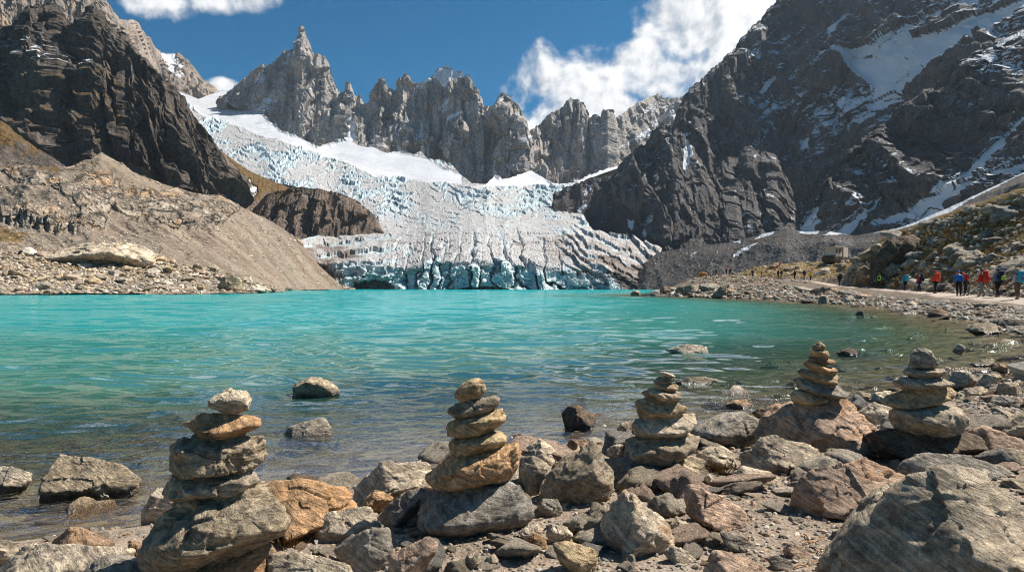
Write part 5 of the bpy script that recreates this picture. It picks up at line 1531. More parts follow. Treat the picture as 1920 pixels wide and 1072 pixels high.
peb = gather(BVH_G, (-20, 800, 1940, 1090), 10500, (3, 18), 'GGPPCCCSSKOBC', cond=lambda p: p.z > .01, power=3.0)
side = lambda p: p.z > .01
peb += gather(BVH_G, (1940, 640, 3400, 1400), 3200, (3, 20), 'GGPPCCCSSKOBC', cond=side, power=3.0) + gather(BVH_G, (-1100, 960, -20, 1400), 1800, (3, 20), 'GGPPCCCSSKOBC', cond=side, power=3.0) + gather(BVH_G, (-20, 1090, 1940, 1500), 1500, (4, 24), 'GGPPCCCSSKOBC', cond=side, power=3.0)
tag(heap('gravel', peb, SHP1), 'grey and brown gravel strewn over the dirt between the rocks of the near shore', 'gravel')
rub = gather(BVH_G, (1225, 534, 1960, 860), 5200, (2.5, 15), 'GGPPCCCSKB', SHORE_POLY, lambda p: p.z > -.1 and OFFPATH(p), 2.4)
rub += gather(BVH_G, (1950, 570, 3200, 1250), 900, (8, 110), 'GGPPCCCSKB', None, lambda p: p.z > .02 and OFFPATH(p), 2.4) + gather(BVH_G, (-900, 990, -40, 1300), 260, (10, 120), 'GGPPCCCSKB', None, lambda p: p.z > .02, 2.2)
tag(heap('rubble', rub, SHP2), 'broken grey stones covering the bank between the cove and the hiking path', 'rubble')
rub = gather(BVH_L, (-30, 468, 560, 553), 3000, (2.0, 12), 'GPPCCYYK', LEFT_POLY, None, 2.2)
rub += gather(BVH_L, (-30, 330, 640, 548), 4200, (1.3, 6.5), 'PPYG', None, None, 3.0)
tag(heap('rubble', rub, SHP2), 'tan broken stones covering the far left shore below the scree', 'rubble')
BVH_T = BVHTree.FromObject(bpy.data.objects['scree'], _dg)
rub = gather(BVH_T, (1200, 440, 1640, 540), 1800, (1.2, 6), 'GCSSB', None, None, 3.0)
tag(heap('rubble', rub, SHP1), 'dark grey broken stones lying on the talus under the right mountain', 'rubble')
rub = gather(BVH_G, (1596, 352, 1940, 560), 2200, (2.5, 14), 'GGPCS', HILL_POLY, lambda p: p.x - path_x(p.y) > 1.6, 2.4)
rub += gather(BVH_G, (1235, 488, 1610, 530), 700, (2, 8), 'GCYP', None, OFFPATH, 2.2)
tag(heap('rubble', rub, SHP2), 'grey stones lying in the grass of the hillside above the path', 'rubble')


# traced rocks of the middle distance
def far_rock(name, label, pts, tint, bvh, foot, grain=.1, thick=.4, cat='boulder', dy=0.0, **kw):
    p = sight(bvh, *foot)
    Yc = (p.y if p else 90.0) + dy
    return_o = stone(name, label, 'S', pts, tint, kw.pop('rust', 0.0), Y=Yc, thick=thick, cat=cat, **kw)
    return_o['grain'] = grain
    return return_o


far_rock('boulder', 'long pale whaleback rock above the far left shore', [(108, 476), (125, 464), (180, 455), (235, 453), (262, 462), (287, 478), (292, 510), (200, 520), (106, 510)], 'P', BVH_L, (200, 486), .05, .55, rough=1.5, p=16.0)
far_rock('boulder', 'dark fractured boulder at the right end of the far left shore', [(408, 536), (418, 520), (436, 514), (450, 524), (452, 544), (430, 550), (412, 548)], 'C', BVH_L, (430, 543), .08)
far_rock('boulder', 'flat dark slab in the middle of the far left shore', [(236, 496), (252, 485), (272, 488), (280, 496), (262, 502), (244, 502)], 'C', BVH_L, (258, 498), .08)
far_rock('boulder', 'slanted block with a pale top on the promontory shore', [(1337, 552), (1350, 538), (1366, 531), (1379, 545), (1374, 554), (1350, 562), (1340, 560)], 'C', BVH_G, (1355, 557), .15)
far_rock('boulder', 'pale long block beside the path behind the yellow jacket hiker', [(1529, 513), (1540, 504), (1553, 502), (1555, 508), (1542, 518), (1531, 520)], 'P', BVH_G, (1540, 516), .15)
far_rock('boulder', 'dark tilted block on the slope below the hut', [(1568, 508), (1574, 495), (1583, 492), (1588, 500), (1580, 508), (1571, 512)], 'C', BVH_G, (1578, 508), .15)
far_rock('boulder', 'brown rock on the skyline of the sandy rise', [(1440, 502), (1452, 493), (1462, 492), (1460, 502), (1448, 505)], 'B', BVH_G, (1450, 503), .15)
far_rock('boulder', 'long low rock on the sandy rise near the red dressed figure', [(1470, 503), (1482, 498), (1500, 498), (1502, 503), (1484, 508), (1472, 508)], 'C', BVH_G, (1486, 505), .15)
far_rock('rock_outcrop', 'dark overhanging rock outcrop beside the path under the grassy hillside', [(1632, 512), (1640, 480), (1662, 455), (1700, 446), (1728, 456), (1738, 490), (1722, 530), (1660, 540), (1636, 534)], 'D', BVH_G, (1672, 522), .10, .35, 'outcrop', 1.5, rough=1.8, p=14.0)
far_rock('boulder', 'greenish slab leaning against the dark outcrop', [(1655, 508), (1672, 494), (1690, 496), (1688, 508), (1668, 518)], 'S', BVH_G, (1672, 520), .12, .3, dy=-.8)
far_rock('boulder', 'brown earthy mound of rock at the nose of the hillside', [(1600, 536), (1606, 512), (1620, 500), (1634, 508), (1642, 534), (1625, 544)], 'B', BVH_G, (1620, 534), .15, .4)
far_rock('boulder', 'big grey ledge rock on the hillside above the orange jacket', [(1788, 500), (1800, 482), (1830, 470), (1850, 478), (1846, 494), (1815, 508)], 'G', BVH_G, (1815, 500), .14)
far_rock('boulder', 'long dark slab slanting up behind the right hikers', [(1840, 520), (1880, 494), (1925, 480), (1950, 480), (1950, 510), (1900, 520), (1850, 530)], 'S', BVH_G, (1880, 515), .14, .25)
far_rock('boulder', 'grey rock on the crest of the hillside at the right edge', [(1896, 378), (1915, 366), (1950, 366), (1960, 384), (1920, 388)], 'G', BVH_G, (1915, 384), .14)

# dry grass
def mat_grass(name, a, b):
    m, nb, out = new_mat(name)
    r = nb.attr('tint')
    principled(nb, out, nb.mix(nb.sep(r)[0], a, b), 0.8, None, 0.2)
    return m


def tufts(name, label, spots, mat, blades, hgt, spread, kind='stuff'):
    rs = np.random.RandomState(21)
    n = len(spots) * blades
    base = np.repeat(np.array([s[:3] for s in spots]), blades, 0)
    sc = np.repeat(np.array([s[3] for s in spots]), blades)
    tint = np.repeat(rs.uniform(0, 1, len(spots)), blades) * .7 + rs.uniform(0, .3, n)
    a = rs.uniform(0, 6.28, n)
    rad = rs.uniform(0, 1, n) ** .6 * spread * sc
    root = base + np.stack([np.cos(a) * rad, np.sin(a) * rad, -0.02 * sc], 1)
    lean = rs.uniform(.1, .9, n)
    h = rs.uniform(.45, 1, n) * hgt * sc
    tip = root + np.stack([np.cos(a) * lean * h, np.sin(a) * lean * h, h * np.sqrt(1 - .6 * lean ** 2)], 1)
    b = a + rs.uniform(.8, 2.2, n)
    w = .06 * hgt * sc
    side = np.stack([np.cos(b) * w, np.sin(b) * w, 0 * w], 1)
    mid = root * .45 + tip * .55 + np.stack([0 * w, 0 * w, .12 * h], 1)
    V = np.stack([root - side, root + side, mid + side * .8, mid - side * .8, tip], 1).reshape(-1, 3)
    i = np.arange(n)[:, None] * 5
    o = mesh_np(name, V, [i + np.array([[0, 1, 2, 3]]), i + np.array([[3, 2, 4]])], mat, False, {'tint': np.repeat(np.stack([tint] * 3, 1), 5, 0)})
    if kind:
        o['kind'] = kind
    return o


M_GRASS = mat_grass('dry_grass', (0.09, 0.050, 0.016), (0.38, 0.245, 0.075))
sp = []
scatter(BVH_G, (1596, 352, 1940, 545), 1500, (5, 16), lambda p, s: sp.append((p.x, p.y, p.z, s)), HILL_POLY, 12, lambda p: p.x - path_x(p.y) > 1.6)
scatter(BVH_G, (1280, 488, 1610, 532), 330, (3, 8), lambda p, s: sp.append((p.x, p.y, p.z, s)), None, 12, OFFPATH)
scatter(BVH_L, (-20, 440, 400, 530), 260, (3, 8), lambda p, s: sp.append((p.x, p.y, p.z, s)), [(-20, 430), (60, 450), (400, 505), (420, 525), (-20, 530)])
tag(tufts('grass', '', sp, M_GRASS, 26, .62, .55), 'golden brown dry grass tufts on the slopes beside the path and lake', 'grass')
for (u, v, s, lab) in ((1352, 884, .16, 'small dry grass tuft by the low pale slab right of the tall cairn'), (545, 1020, .14, 'mossy yellow grass tuft right of the leftmost cairn'), (1258, 918, .07, 'tiny dry grass tuft in the dirt below the tall cairn')):
    p = sight(BVH_G, u, v)
    o = tufts('grass_tuft', '', [(p.x, p.y, p.z, s)], M_GRASS, 60, .6, .6, None)
    tag(o, lab, 'grass tuft')

# a few dry twigs on the dirt
M_TWIG, nb, out = new_mat('dry_twig')
principled(nb, out, (0.34, 0.18, 0.08), 0.8)
for (a, b, lab) in (((1508, 1003), (1545, 1050), 'long orange pine twig on the dirt left of the huge dark boulder'), ((1505, 1022), (1548, 1010), 'short twig crossing the long orange twig'), ((1490, 1066), (1535, 1055), 'thin twig at the bottom edge near the flat grey stone')):
    p0, p1 = sight(BVH_G, *a), sight(BVH_G, *b)
    n = 7
    t = np.linspace(0, 1, n)[:, None]
    c = np.array(p0) * (1 - t) + np.array(p1) * t
    c[:, 2] += .008 + .008 * np.sin(t[:, 0] * 9)
    ax = np.array(p1) - np.array(p0)
    ax /= np.linalg.norm(ax)
    s1 = np.cross(ax, [0, 0, 1])
    s2 = np.cross(ax, s1)
    ang = np.arange(6) / 6 * 2 * math.pi
    ring = (np.cos(ang)[:, None] * s1 + np.sin(ang)[:, None] * s2)
    V = (c[:, None] + ring[None] * (.0035 * (1.2 - .6 * t))[:, None]).reshape(-1, 3)
    Fq = np.array([[i * 6 + j, i * 6 + (j + 1) % 6, (i + 1) * 6 + (j + 1) % 6, (i + 1) * 6 + j] for i in range(n - 1) for j in range(6)])
    tag(mesh_np('twig', V, Fq, M_TWIG), lab, 'twig')


# ------------------------------------------------------------------ hikers
def skin_data(name, joints, edges, root, sub=2):
    """One continuous skinned surface grown over a skeleton {joint: (x, y, z, radius)}."""
    ks = list(joints)
    me = bpy.data.meshes.new(name + '_bones')
    me.from_pydata([joints[k][:3] for k in ks], [(ks.index(a), ks.index(b)) for a, b in edges], [])
    o = bpy.data.objects.new(name + '_bones', me)
    COL.objects.link(o)
    sk = o.modifiers.new('skin', 'SKIN')
    sk.use_smooth_shade = True
    sk.branch_smoothing = .3
    for i, k in enumerate(ks):
        r = joints[k][3]
        rr = r if isinstance(r, tuple) else (r, r)
        me.skin_vertices[0].data[i].radius = rr
        me.skin_vertices[0].data[i].use_root = (k == root)
    ss_ = o.modifiers.new('sub', 'SUBSURF')
    ss_.levels = ss_.render_levels = sub
    dg = bpy.context.evaluated_depsgraph_get()
    new = bpy.data.meshes.new_from_object(o.evaluated_get(dg))
    new.name = name
    bpy.data.objects.remove(o)
    bpy.data.meshes.remove(me)
    return new


def cloth(name, col, rough=.75):
    m, nb, out = new_mat(name)
    p = nb.node('ShaderNodeTexCoord').outputs['Object']
    n = nb.noise(p, 14, 5, .6)
    c = nb.mix(n, tuple(.7 * k for k in col), tuple(min(1, 1.25 * k) for k in col))
    principled(nb, out, c, rough, nb.bump(n, .02, .6), .25)
    return m


CM = {k: cloth(n, c) for k, (n, c) in dict(red=('red_cloth', (.55, .03, .02)), orange=('orange_red_cloth', (.78, .075, .02)), crimson=('crimson_cloth', (.40, .02, .05)), blue=('blue_cloth', (.03, .17, .46)), turq=('turquoise_cloth', (.03, .32, .45)), steel=('steel_blue_cloth', (.12, .16, .22)), black=('black_cloth', (.012, .012, .014)), navy=('navy_cloth', (.012, .018, .045)), grey=('grey_cloth', (.20, .19, .18)), brown=('brown_cloth', (.13, .085, .05)), pale=('pale_cloth', (.46, .42, .42)), neon=('neon_green_cloth', (.32, .62, .03)), yellow=('yellow_cloth', (.72, .50, .02)), teal=('teal_cloth', (.02, .16, .19)), white=('white_cloth', (.7, .7, .7))).items()}
M_SKIN = cloth('skin', (.46, .27, .18), .6)
M_BOOT = cloth('boot_leather', (.05, .038, .03))
M_HAIR = cloth('dark_hair', (.022, .016, .012))


def rounded(sx, sy, sz, e=3.5, sub=3):
    """A soft box (superellipsoid) of half sizes sx, sy, sz."""
    D, Fc = ico(sub)
    r = (np.abs(D) ** e).sum(1) ** (-1 / e)
    return D * r[:, None] * np.array([sx, sy, sz]), Fc


def pose(stride=.16, bend=0.0, arm=.12, lift=0.0):
    """Joints of a walker facing +Y: stride in metres, bend of the trunk in radians."""
    def tr(y, z):                                            # lean the trunk forward about the hips
        a, b = y, z - .95
        return (a * math.cos(bend) + b * math.sin(bend), .95 - a * math.sin(bend) + b * math.cos(bend))
    J = {'pelvis': (0, 0, .95, (.145, .105))}
    for k, y, z, r in (('belly', .0, 1.10, (.135, .10)), ('chest', .0, 1.30, (.165, .115)), ('collar', .0, 1.44, (.11, .085)), ('neck', .015, 1.52, .055), ('jaw', .035, 1.60, (.072, .078)), ('skull', .02, 1.68, (.078, .092)), ('crown', .01, 1.745, .055)):
        yy, zz = tr(y, z)
        J[k] = (0, yy, zz, r)
    yy, zz = tr(.135, 1.625)
    J['nose'] = (0, yy, zz, .014)
    for s, n in ((-1, 'a'), (1, 'b')):
        st = stride * s
        J['hip' + n] = (s * .095, 0, .90, .095)
        J['knee' + n] = (s * .10, st * .55 + .03, .50, .062)
        J['ankle' + n] = (s * .10, st - (.05 if st < 0 else 0), .10 + (.04 if st < 0 else 0), .043)
        J['heel' + n] = (s * .10, J['ankle' + n][1] - .03, J['ankle' + n][2] - .055, .04)
        J['toe' + n] = (s * .11, J['ankle' + n][1] + .17, .035, .032)
        yy, zz = tr(0, 1.41)
        J['shoulder' + n] = (s * .185, yy, zz, .062)
        J['elbow' + n] = (s * .245, yy - st * .35 * arm / .12 - .03, zz - .29, .046)
        ex, ey, ez, _ = J['elbow' + n]
        J['wrist' + n] = (s * .235, ey + .16, ez - .20, .030)
        wx, wy, wz, _ = J['wrist' + n]
        J['palm' + n] = (wx, wy + .06, wz - .05, (.022, .036))
        for q in range(4):
            dx = (q - 1.5) * .018
            J[f'mid{q}{n}'] = (wx + dx, wy + .105, wz - .085, .0095)
            J[f'tip{q}{n}'] = (wx + dx, wy + .105 - .008 * q, wz - .125 - .006 * (q in (1, 2)), .008)
        J['thumb' + n] = (wx - s * .045, wy + .06, wz - .075, .010)
        yy, zz = tr(.0, 1.635)
        J['ear' + n] = (s * .088, yy, zz, .016)
    return J


def limbs(n):
    e = [('hip' + n, 'knee' + n), ('knee' + n, 'ankle' + n), ('ankle' + n, 'heel' + n), ('heel' + n, 'toe' + n), ('pelvis', 'hip' + n), ('collar', 'shoulder' + n), ('shoulder' + n, 'elbow' + n), ('elbow' + n, 'wrist' + n), ('wrist' + n, 'palm' + n), ('palm' + n, 'thumb' + n), ('skull', 'ear' + n)]
    for q in range(4):
        e += [('palm' + n, f'mid{q}{n}'), (f'mid{q}{n}', f'tip{q}{n}')]
    return e


_KIT = {}


def kit(key, **pk):
    """Body and clothing meshes for a pose, made once."""
    if key in _KIT:
        return _KIT[key]
    J = pose(**pk)
    spine = [('pelvis', 'belly'), ('belly', 'chest'), ('chest', 'collar'), ('collar', 'neck'), ('neck', 'jaw'), ('jaw', 'skull'), ('skull', 'crown'), ('skull', 'nose')]
    body = skin_data('body', J, spine + limbs('a') + limbs('b'), 'pelvis', 1)

    def grow(ks, g):
        o = {}
        for k in ks:
            x, y, z, r = J[k]
            r = tuple(c + g for c in r) if isinstance(r, tuple) else (r + g, r + g)
            o[k] = (x, y, z, r)
        return o
    tk = ['pelvis', 'belly', 'chest', 'collar'] + [k + n for n in 'ab' for k in ('shoulder', 'elbow', 'wrist')]
    jk = skin_data('jacket', grow(tk, .028), [('pelvis', 'belly'), ('belly', 'chest'), ('chest', 'collar')] + [(a + n if a != 'collar' else a, b + n) for n in 'ab' for a, b in (('collar', 'shoulder'), ('shoulder', 'elbow'), ('elbow', 'wrist'))], 'belly')
    lk = ['pelvis'] + [k + n for n in 'ab' for k in ('hip', 'knee', 'ankle')]
    tz = skin_data('trousers', grow(lk, .020), [(a + n if a != 'pelvis' else a, b + n) for n in 'ab' for a, b in (('pelvis', 'hip'), ('hip', 'knee'), ('knee', 'ankle'))], 'pelvis')
    boots = [skin_data('boot', grow([k + n for k in ('ankle', 'heel', 'toe')], .014), [('ankle' + n, 'heel' + n), ('heel' + n, 'toe' + n)], 'heel' + n, 1) for n in 'ab']
    _KIT[key] = (J, body, jk, tz, boots)
    return _KIT[key]


def put(name, data, mat, parent):
    me = data.copy()
    me.materials.clear()
    me.materials.append(mat)
    o = bpy.data.objects.new(name, me)
    COL.objects.link(o)
    o.parent = parent
    return o


def person(label, u, v, height_px, jacket, trousers, pack=None, pocket=None, hat='black', style='walk', yaw=0.0, bvh_foot=None, big=1.0, group=None):
    """A hiker whose feet are sighted at (u, v) and who spans height_px in the photo."""
    Yd = F * 1.74 / height_px
    p = sight(BVH_G, u, v)
    if p is None or abs(p.y - Yd) > .45 * Yd:
        x = (u - 960) / F * Yd
        p = Vector((x, Yd, gz(x, Yd)))
    J, body, jk, tz, boots = kit(style, **dict(walk=dict(stride=.17), stand=dict(stride=.05), bend=dict(stride=.12, bend=.45), lean=dict(stride=.20, bend=.16), stoop=dict(stride=.1, bend=.85))[style])
    r = thing('person', label, 'person', p, group)
    s = height_px * p.y / F / (1.80 if style in ('walk', 'stand', 'lean') else 1.62)
    s = min(max(s, .8), 1.2)
    r.scale = (s, s, s)
    r.rotation_euler = (0, 0, yaw)
    put('body', body, M_SKIN, r)
    put('jacket', jk, CM[jacket], r)
    put('trousers', tz, CM[trousers], r)
    for b in boots:
        put('boot', b, M_BOOT, r)
    sk = J['skull']
    V, Fc = rounded(.102, .118, .085, 2.3)
    V[:, 2] = np.maximum(V[:, 2], -.02 + .25 * V[:, 1])
    h = mesh_np('hat' if hat != 'hair' else 'hair', V + np.array([0, sk[1] - .008, sk[2] + .035]), Fc, CM[hat] if hat != 'hair' else M_HAIR, True, parent=r)
    if hat in ('steel', 'grey'):
        V, Fc = rounded(.15, .165, .014, 2.2)
        mesh_np('brim', V + np.array([0, sk[1], sk[2] + .03]), Fc, CM[hat], True, parent=h)
    if pack:
        ch, be = J['chest'], J['belly']
        bend = dict(bend=.45, lean=.16, stoop=.85).get(style, 0)
        ca, sa = math.cos(bend), math.sin(bend)

        def seat(V, dy, dz):
            V = V + np.array([0, dy, dz])
            y, z = V[:, 1].copy(), V[:, 2].copy()
            return np.stack([V[:, 0], y * ca + z * sa + ch[1], -y * sa + z * ca + ch[2]], 1)
        V, Fc = rounded(.19 * big, .135 * big, .30 * big, 4)
        V[:, 0] *= 1 - .12 * (V[:, 2] > 0)
        b = mesh_np('backpack', seat(V, -.25 - .05 * (big - 1), -.04), Fc, CM[pack], True, parent=r)
        V, Fc = rounded(.165 * big, .12 * big, .075, 3)
        mesh_np('lid', seat(V, -.25, .27 * big), Fc, CM[pack if pocket != 'black' else 'black'], True, parent=b)
        V, Fc = rounded(.12 * big, .05, .14 * big, 4)
        mesh_np('pocket', seat(V, -.385 * big ** .5, -.10), Fc, CM[pocket or 'black'], True, parent=b)
        for sx in (-.1, .1):
            V, Fc = rounded(.028, .15, .20, 2.6, 2)
            mesh_np('strap', seat(V, -.01, .0) + np.array([sx, 0, 0]), Fc, CM['black'], True, parent=b)
    return r


GN = 'hikers walking along the lakeside path'
person('person in brown trousers and pale shirt with a blue backpack at the right edge', 1908, 561, 58, 'pale', 'brown', 'turq', 'steel', 'grey', 'stand', .1, group=GN)
person('person with dark backpack showing a bright green pocket and a dark cap', 1871, 557, 54, 'steel', 'black', 'navy', 'neon', 'navy', 'walk', .15, group=GN)
person('person in grey trousers with a large red and black backpack', 1841, 556, 52, 'red', 'grey', 'red', 'red', 'navy', 'walk', .5, big=1.15, group=GN)
person('person stooping under a red and black backpack behind the blue jacket', 1812, 554, 44, 'red', 'black', 'red', 'black', 'red', 'stoop', .9, big=1.0, group=GN)
person('person in a bright blue jacket leaning forward in dark trousers', 1798, 555, 46, 'blue', 'black', None, None, 'blue', 'bend', -.5, group=GN)
person('person in a bright orange red jacket and black trousers', 1754, 550, 42, 'orange', 'black', 'orange', 'orange', 'crimson', 'walk', .2, group=GN)
person('person in a crimson jacket with a dark backpack', 1724, 547, 36, 'crimson', 'navy', 'navy', 'black', 'hair', 'walk', .6, group=GN)
person('person in a turquoise jacket and black trousers', 1697, 545, 33, 'turq', 'black', 'turq', 'turq', 'hair', 'walk', .2, group=GN)
person('person in dark clothes with a neon green backpack beside the dark outcrop', 1648, 542, 29, 'black', 'black', 'neon', 'black', 'black', 'lean', -.4, group=GN)
person('person in black with a pale grey cap where the path rounds the outcrop', 1574, 536, 25, 'black', 'black', 'black', 'black', 'grey', 'walk', .3, group=GN)
GF = 'small far hikers on the promontory'
person('tiny person in a bright yellow jacket far along the path', 1520, 527, 18, 'yellow', 'black', None, None, 'hair', 'walk', 0, group=GF)
person('tiny person with a bulky navy pack just left of the yellow jacket', 1508, 524, 18, 'navy', 'brown', 'navy', 'navy', 'navy', 'lean', .3, group=GF)
person('tiny person in black carrying a dark pack between navy and paired hikers', 1490, 524, 17, 'black', 'black', 'black', 'black', 'black', 'walk', .1, group=GF)
person('tiny person in navy, right one of a pair far along the path', 1465, 521, 15, 'navy', 'grey', 'navy', 'navy', 'hair', 'walk', .2, group=GF)
person('tiny person with a rusty red jacket, left one of a pair', 1459, 521, 15, 'red', 'navy', 'navy', 'navy', 'hair', 'stand', .0, group=GF)
person('tiny person in pale grey far along the path', 1428, 520, 14, 'grey', 'grey', None, None, 'grey', 'stand', .8, group=GF)
person('tiny person all in black far along the path', 1411, 519, 14, 'black', 'black', None, None, 'black', 'stand', .3, group=GF)
person('tiny person in red standing on the rise above the path', 1462, 501, 11, 'red', 'red', None, None, 'red', 'stand', .5, group=GF)
person('tiny person in black by the rail on the promontory', 1368, 517, 13, 'black', 'black', 'navy', 'navy', 'black', 'walk', 1.2, group=GF)
person('tiny person in a red jacket by the rail on the promontory', 1362, 514, 12, 'red', 'black', None, None, 'red', 'stand', .2, group=GF)
person('tiny person in teal by the rail on the promontory', 1343, 516, 13, 'teal', 'navy', 'teal', 'teal', 'hair', 'walk', -.8, group=GF)
person('tiny person in white and red beside the orange heap', 1338, 515, 11, 'white', 'red', None, None, 'hair', 'stand', .0, group=GF)


# trekking poles, held
M_POLE = cloth('pole_metal', (.35, .35, .36), .35)


def stick(name, a, b, r, mat, parent=None, r2=None):
    a, b = np.array(a, float), np.array(b, float)
    ax = (b - a) / np.linalg.norm(b - a)
    s1 = np.cross(ax, [.3, .8, .1])
    s1 /= np.linalg.norm(s1)
    s2 = np.cross(ax, s1)
    g = np.arange(8) / 8 * 2 * math.pi
    ring = np.cos(g)[:, None] * s1 + np.sin(g)[:, None] * s2
    V = np.concatenate([a + ring * r, b + ring * (r2 or r)])
    Fq = np.array([[j, (j + 1) % 8, 8 + (j + 1) % 8, 8 + j] for j in range(8)])
    caps = np.array([list(range(8))[::-1], list(range(8, 16))])
    return mesh_np(name, V, [Fq, caps], mat, False, parent=parent)


for i, (u, v, lab) in enumerate(((1855, 556, 'thin trekking pole right of the large red backpack'), (1816, 555, 'thin trekking pole in front of the stooping red backpack hiker'))):
    p = sight(BVH_G, u, v)
    t = thing('trekking_pole', lab, 'trekking pole', p)
    stick('shaft', (0, 0, 0), (-.10, .03, 1.02), .012, M_POLE, t)
    stick('grip', (-.10, .03, 1.02), (-.112, .033, 1.14), .022, CM['black'], t)

# ------------------------------------------------------------------ hut, frame and rail on the promontory
def mat_wood(name, a, b):
    m, nb, out = new_mat(name)
    p = nb.geo()['Position']
    n = nb.noise(nb.mul(p, (9, 9, .9)), 1.0, 6, .7)
    principled(nb, out, nb.mix(nb.ss(n, .3, .7), a, b), .8, nb.bump(n, .02, .7), .2)
    return m


M_BOARD = mat_wood('weathered_boards', (.46, .41, .34), (.70, .65, .57))
M_ROOF = mat_wood('tin_roof', (.42, .40, .37), (.62, .60, .57))
M_DARKW = mat_wood('dark_timber', (.05, .04, .03), (.13, .10, .075))
M_TAN = mat_wood('tan_timber', (.26, .19, .12), (.45, .35, .24))
M_TARP = cloth('orange_tarpaulin', (.62, .22, .04))


def box(name, c, s, mat, parent=None, rot=0.0, bev=0.0):
    V = np.array([[x, y, z] for x in (-1, 1) for y in (-1, 1) for z in (-1, 1)], float) * np.array(s) / 2
    ca, sa = math.cos(rot), math.sin(rot)
    V = np.stack([V[:, 0] * ca - V[:, 1] * sa, V[:, 0] * sa + V[:, 1] * ca, V[:, 2]], 1) + np.array(c)
    Fq = np.array([[0, 1, 3, 2], [4, 6, 7, 5], [0, 4, 5, 1], [2, 3, 7, 6], [0, 2, 6, 4], [1, 5, 7, 3]])
    o = mesh_np(name, V, Fq, mat, False, parent=parent)
    if bev:
        b = o.modifiers.new('bevel', 'BEVEL')
        b.width = bev
        b.segments = 2
    return o


def wall_open(name, x0, x1, y, z0, z1, th, holes, mat, parent):
    """A wall in the x-z plane with rectangular openings (x0, x1, z0, z1)."""
    xs = sorted({x0, x1, *[h[0] for h in holes], *[h[1] for h in holes]})
    zs = sorted({z0, z1, *[h[2] for h in holes], *[h[3] for h in holes]})
    Vs, Fs, b = [], [], 0
    for i in range(len(xs) - 1):
        for j in range(len(zs) - 1):
            cx, cz = (xs[i] + xs[i + 1]) / 2, (zs[j] + zs[j + 1]) / 2
            if any(h[0] < cx < h[1] and h[2] < cz < h[3] for h in holes):
                continue
            V = np.array([[x, yy, z] for x in (xs[i], xs[i + 1]) for yy in (y, y + th) for z in (zs[j], zs[j + 1])])
            Vs.append(V)
            Fs.append(np.array([[0, 1, 3, 2], [4, 6, 7, 5], [0, 4, 5, 1], [2, 3, 7, 6], [0, 2, 6, 4], [1, 5, 7, 3]]) + b)
            b += 8
    return mesh_np(name, np.concatenate(Vs), np.concatenate(Fs), mat, False, parent=parent)


p = sight(BVH_G, 1576, 491) or Vector((75, 155, 6))
k = p.y / F                                                  # metres per photo pixel here
hut = thing('hut', 'small pale wooden hut with open windows on a dark stone plinth on the rise', 'hut', (p.x, p.y, p.z))
W_, H_, Dp = 40 * k, 14 * k, 18 * k
zb = 9 * k
V, Fc = rounded(21 * k, 11 * k, 6 * k, 5, 4)
V += .25 * k * 4 * fbm(V / (3 * k), 4)[:, None] * V / np.linalg.norm(V, axis=1)[:, None]
mesh_np('plinth', V + np.array([-2 * k, 10 * k, 4.5 * k]), Fc, M_DARKW, False, parent=hut)
w = wall_open('wall', -16 * k, 8 * k, 0, zb, zb + H_, .12, [(-14.5 * k, -9.5 * k, zb + 4 * k, zb + 11.5 * k), (-4.5 * k, 1.5 * k, zb + 5.5 * k, zb + 12 * k), (4 * k, 6.5 * k, zb + .5 * k, zb + 11 * k)], M_BOARD, hut)
for hx0, hx1, hz0, hz1 in ((-14.5, -9.5, 4, 11.5), (-4.5, 1.5, 5.5, 12)):
    f = box('window_dark', ((hx0 + hx1) / 2 * k, .55, zb + (hz0 + hz1) / 2 * k), ((hx1 - hx0) * k, .05, (hz1 - hz0) * k), M_DARKW, hut)  # dark sheet behind the opening, stands in for the shaded inside
    box('frame', ((hx0 + hx1) / 2 * k, -.03, zb + hz0 * k - .06), ((hx1 - hx0 + 1) * k, .1, .1), M_BOARD, f)
box('doorway_dark', (5.25 * k, .5, zb + 5.75 * k), (2.5 * k, .06, 10.5 * k), M_DARKW, hut)  # dark sheet set back in the doorway as its shade
box('annex', (16 * k, 4 * k, zb + 6.6 * k), (15 * k, 10 * k, 15 * k), M_BOARD, hut)
box('wall', (-16 * k, 8 * k, zb + H_ / 2), (.12, 15.4 * k, H_), M_BOARD, hut)
box('wall', (-4 * k, 15.8 * k, zb + H_ / 2), (24 * k, .12, H_), M_BOARD, hut)
rf = box('roof', (-6 * k, 7 * k, zb + H_ + .12), (32 * k, 20 * k, .16), M_ROOF, hut)
rf.rotation_euler = (0, math.radians(-2), 0)
hut.rotation_euler = (0, 0, math.radians(40))
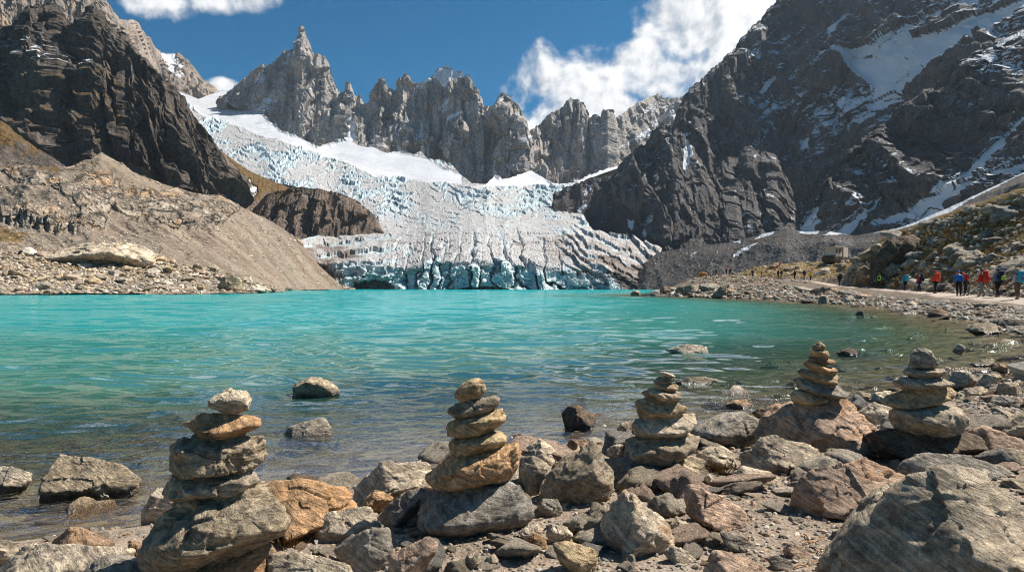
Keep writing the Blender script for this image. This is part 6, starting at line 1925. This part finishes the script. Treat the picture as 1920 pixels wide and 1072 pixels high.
hut.scale = (1.2, 1.2, 1.2)
box('post', (2 * k, -3 * k, 11 * k), (1.2 * k, 1.2 * k, 23 * k), M_TAN, hut)

def on_tip(u):
    for v in (514, 516, 518, 520, 522):
        q = sight(BVH_G, u, v)
        if q is not None and q.y < 175:
            return q
    return Vector(((u - 960) / F * 130, 130, gz((u - 960) / F * 130, 130)))


p = on_tip(1309)
k = p.y / F
t = thing('timber_frame', 'open timber goalpost like frame at the tip of the promontory', 'timber frame', p)
box('post', (-6.5 * k, 0, 7.5 * k), (.16, .16, 15 * k), M_TAN, t)
box('post', (6.5 * k, 0, 7.5 * k), (.16, .16, 15 * k), M_TAN, t)
box('post', (1.5 * k, 1.2, 7.5 * k), (.13, .13, 15 * k), M_TAN, t)
box('crossbeam', (0, 0, 15.4 * k), (16 * k, .16, .18), M_TAN, t)
V, Fc = rounded(8 * k, 4 * k, 4.2 * k, 2.8, 4)
V *= (1 + .25 * fbm(V / (3 * k), 4, .6))[:, None]
p2 = on_tip(1318)
tag(mesh_np('tarpaulin_heap', V, Fc, M_TARP, True), 'orange tarpaulin heap beside the timber frame on the promontory', 'tarpaulin').location = (p2.x, p2.y, p2.z + 3.6 * k)
p3 = on_tip(1338)
t = thing('rail_fence', 'low pale timber rail with posts behind the tiny people on the promontory', 'rail', p3)
for i in range(4):
    box('post', ((-14 + i * 9.3) * k, .8, 5 * k), (.12, .12, 10 * k), M_TAN, t)
box('rail', (0, .8, 10 * k + .05), (30 * k, .14, .10), M_BOARD, t)


# ------------------------------------------------------------------ thin mountain air
m, nb, out = new_mat('mountain_air')
pv = nb.node('ShaderNodeVolumePrincipled')
nb.put(pv.inputs['Color'], (0.70, 0.84, 1.0))
nb.put(pv.inputs['Density'], 0.00005)
nb.put(pv.inputs['Anisotropy'], 0.2)
nb.l.new(pv.outputs[0], out.inputs['Volume'])
air = box('haze', (0, 1000, 350), (5200, 2600, 720), m)
air['kind'] = 'stuff'
tag(air, 'thin bluish haze filling the valley between the lake and the far peaks', 'haze')
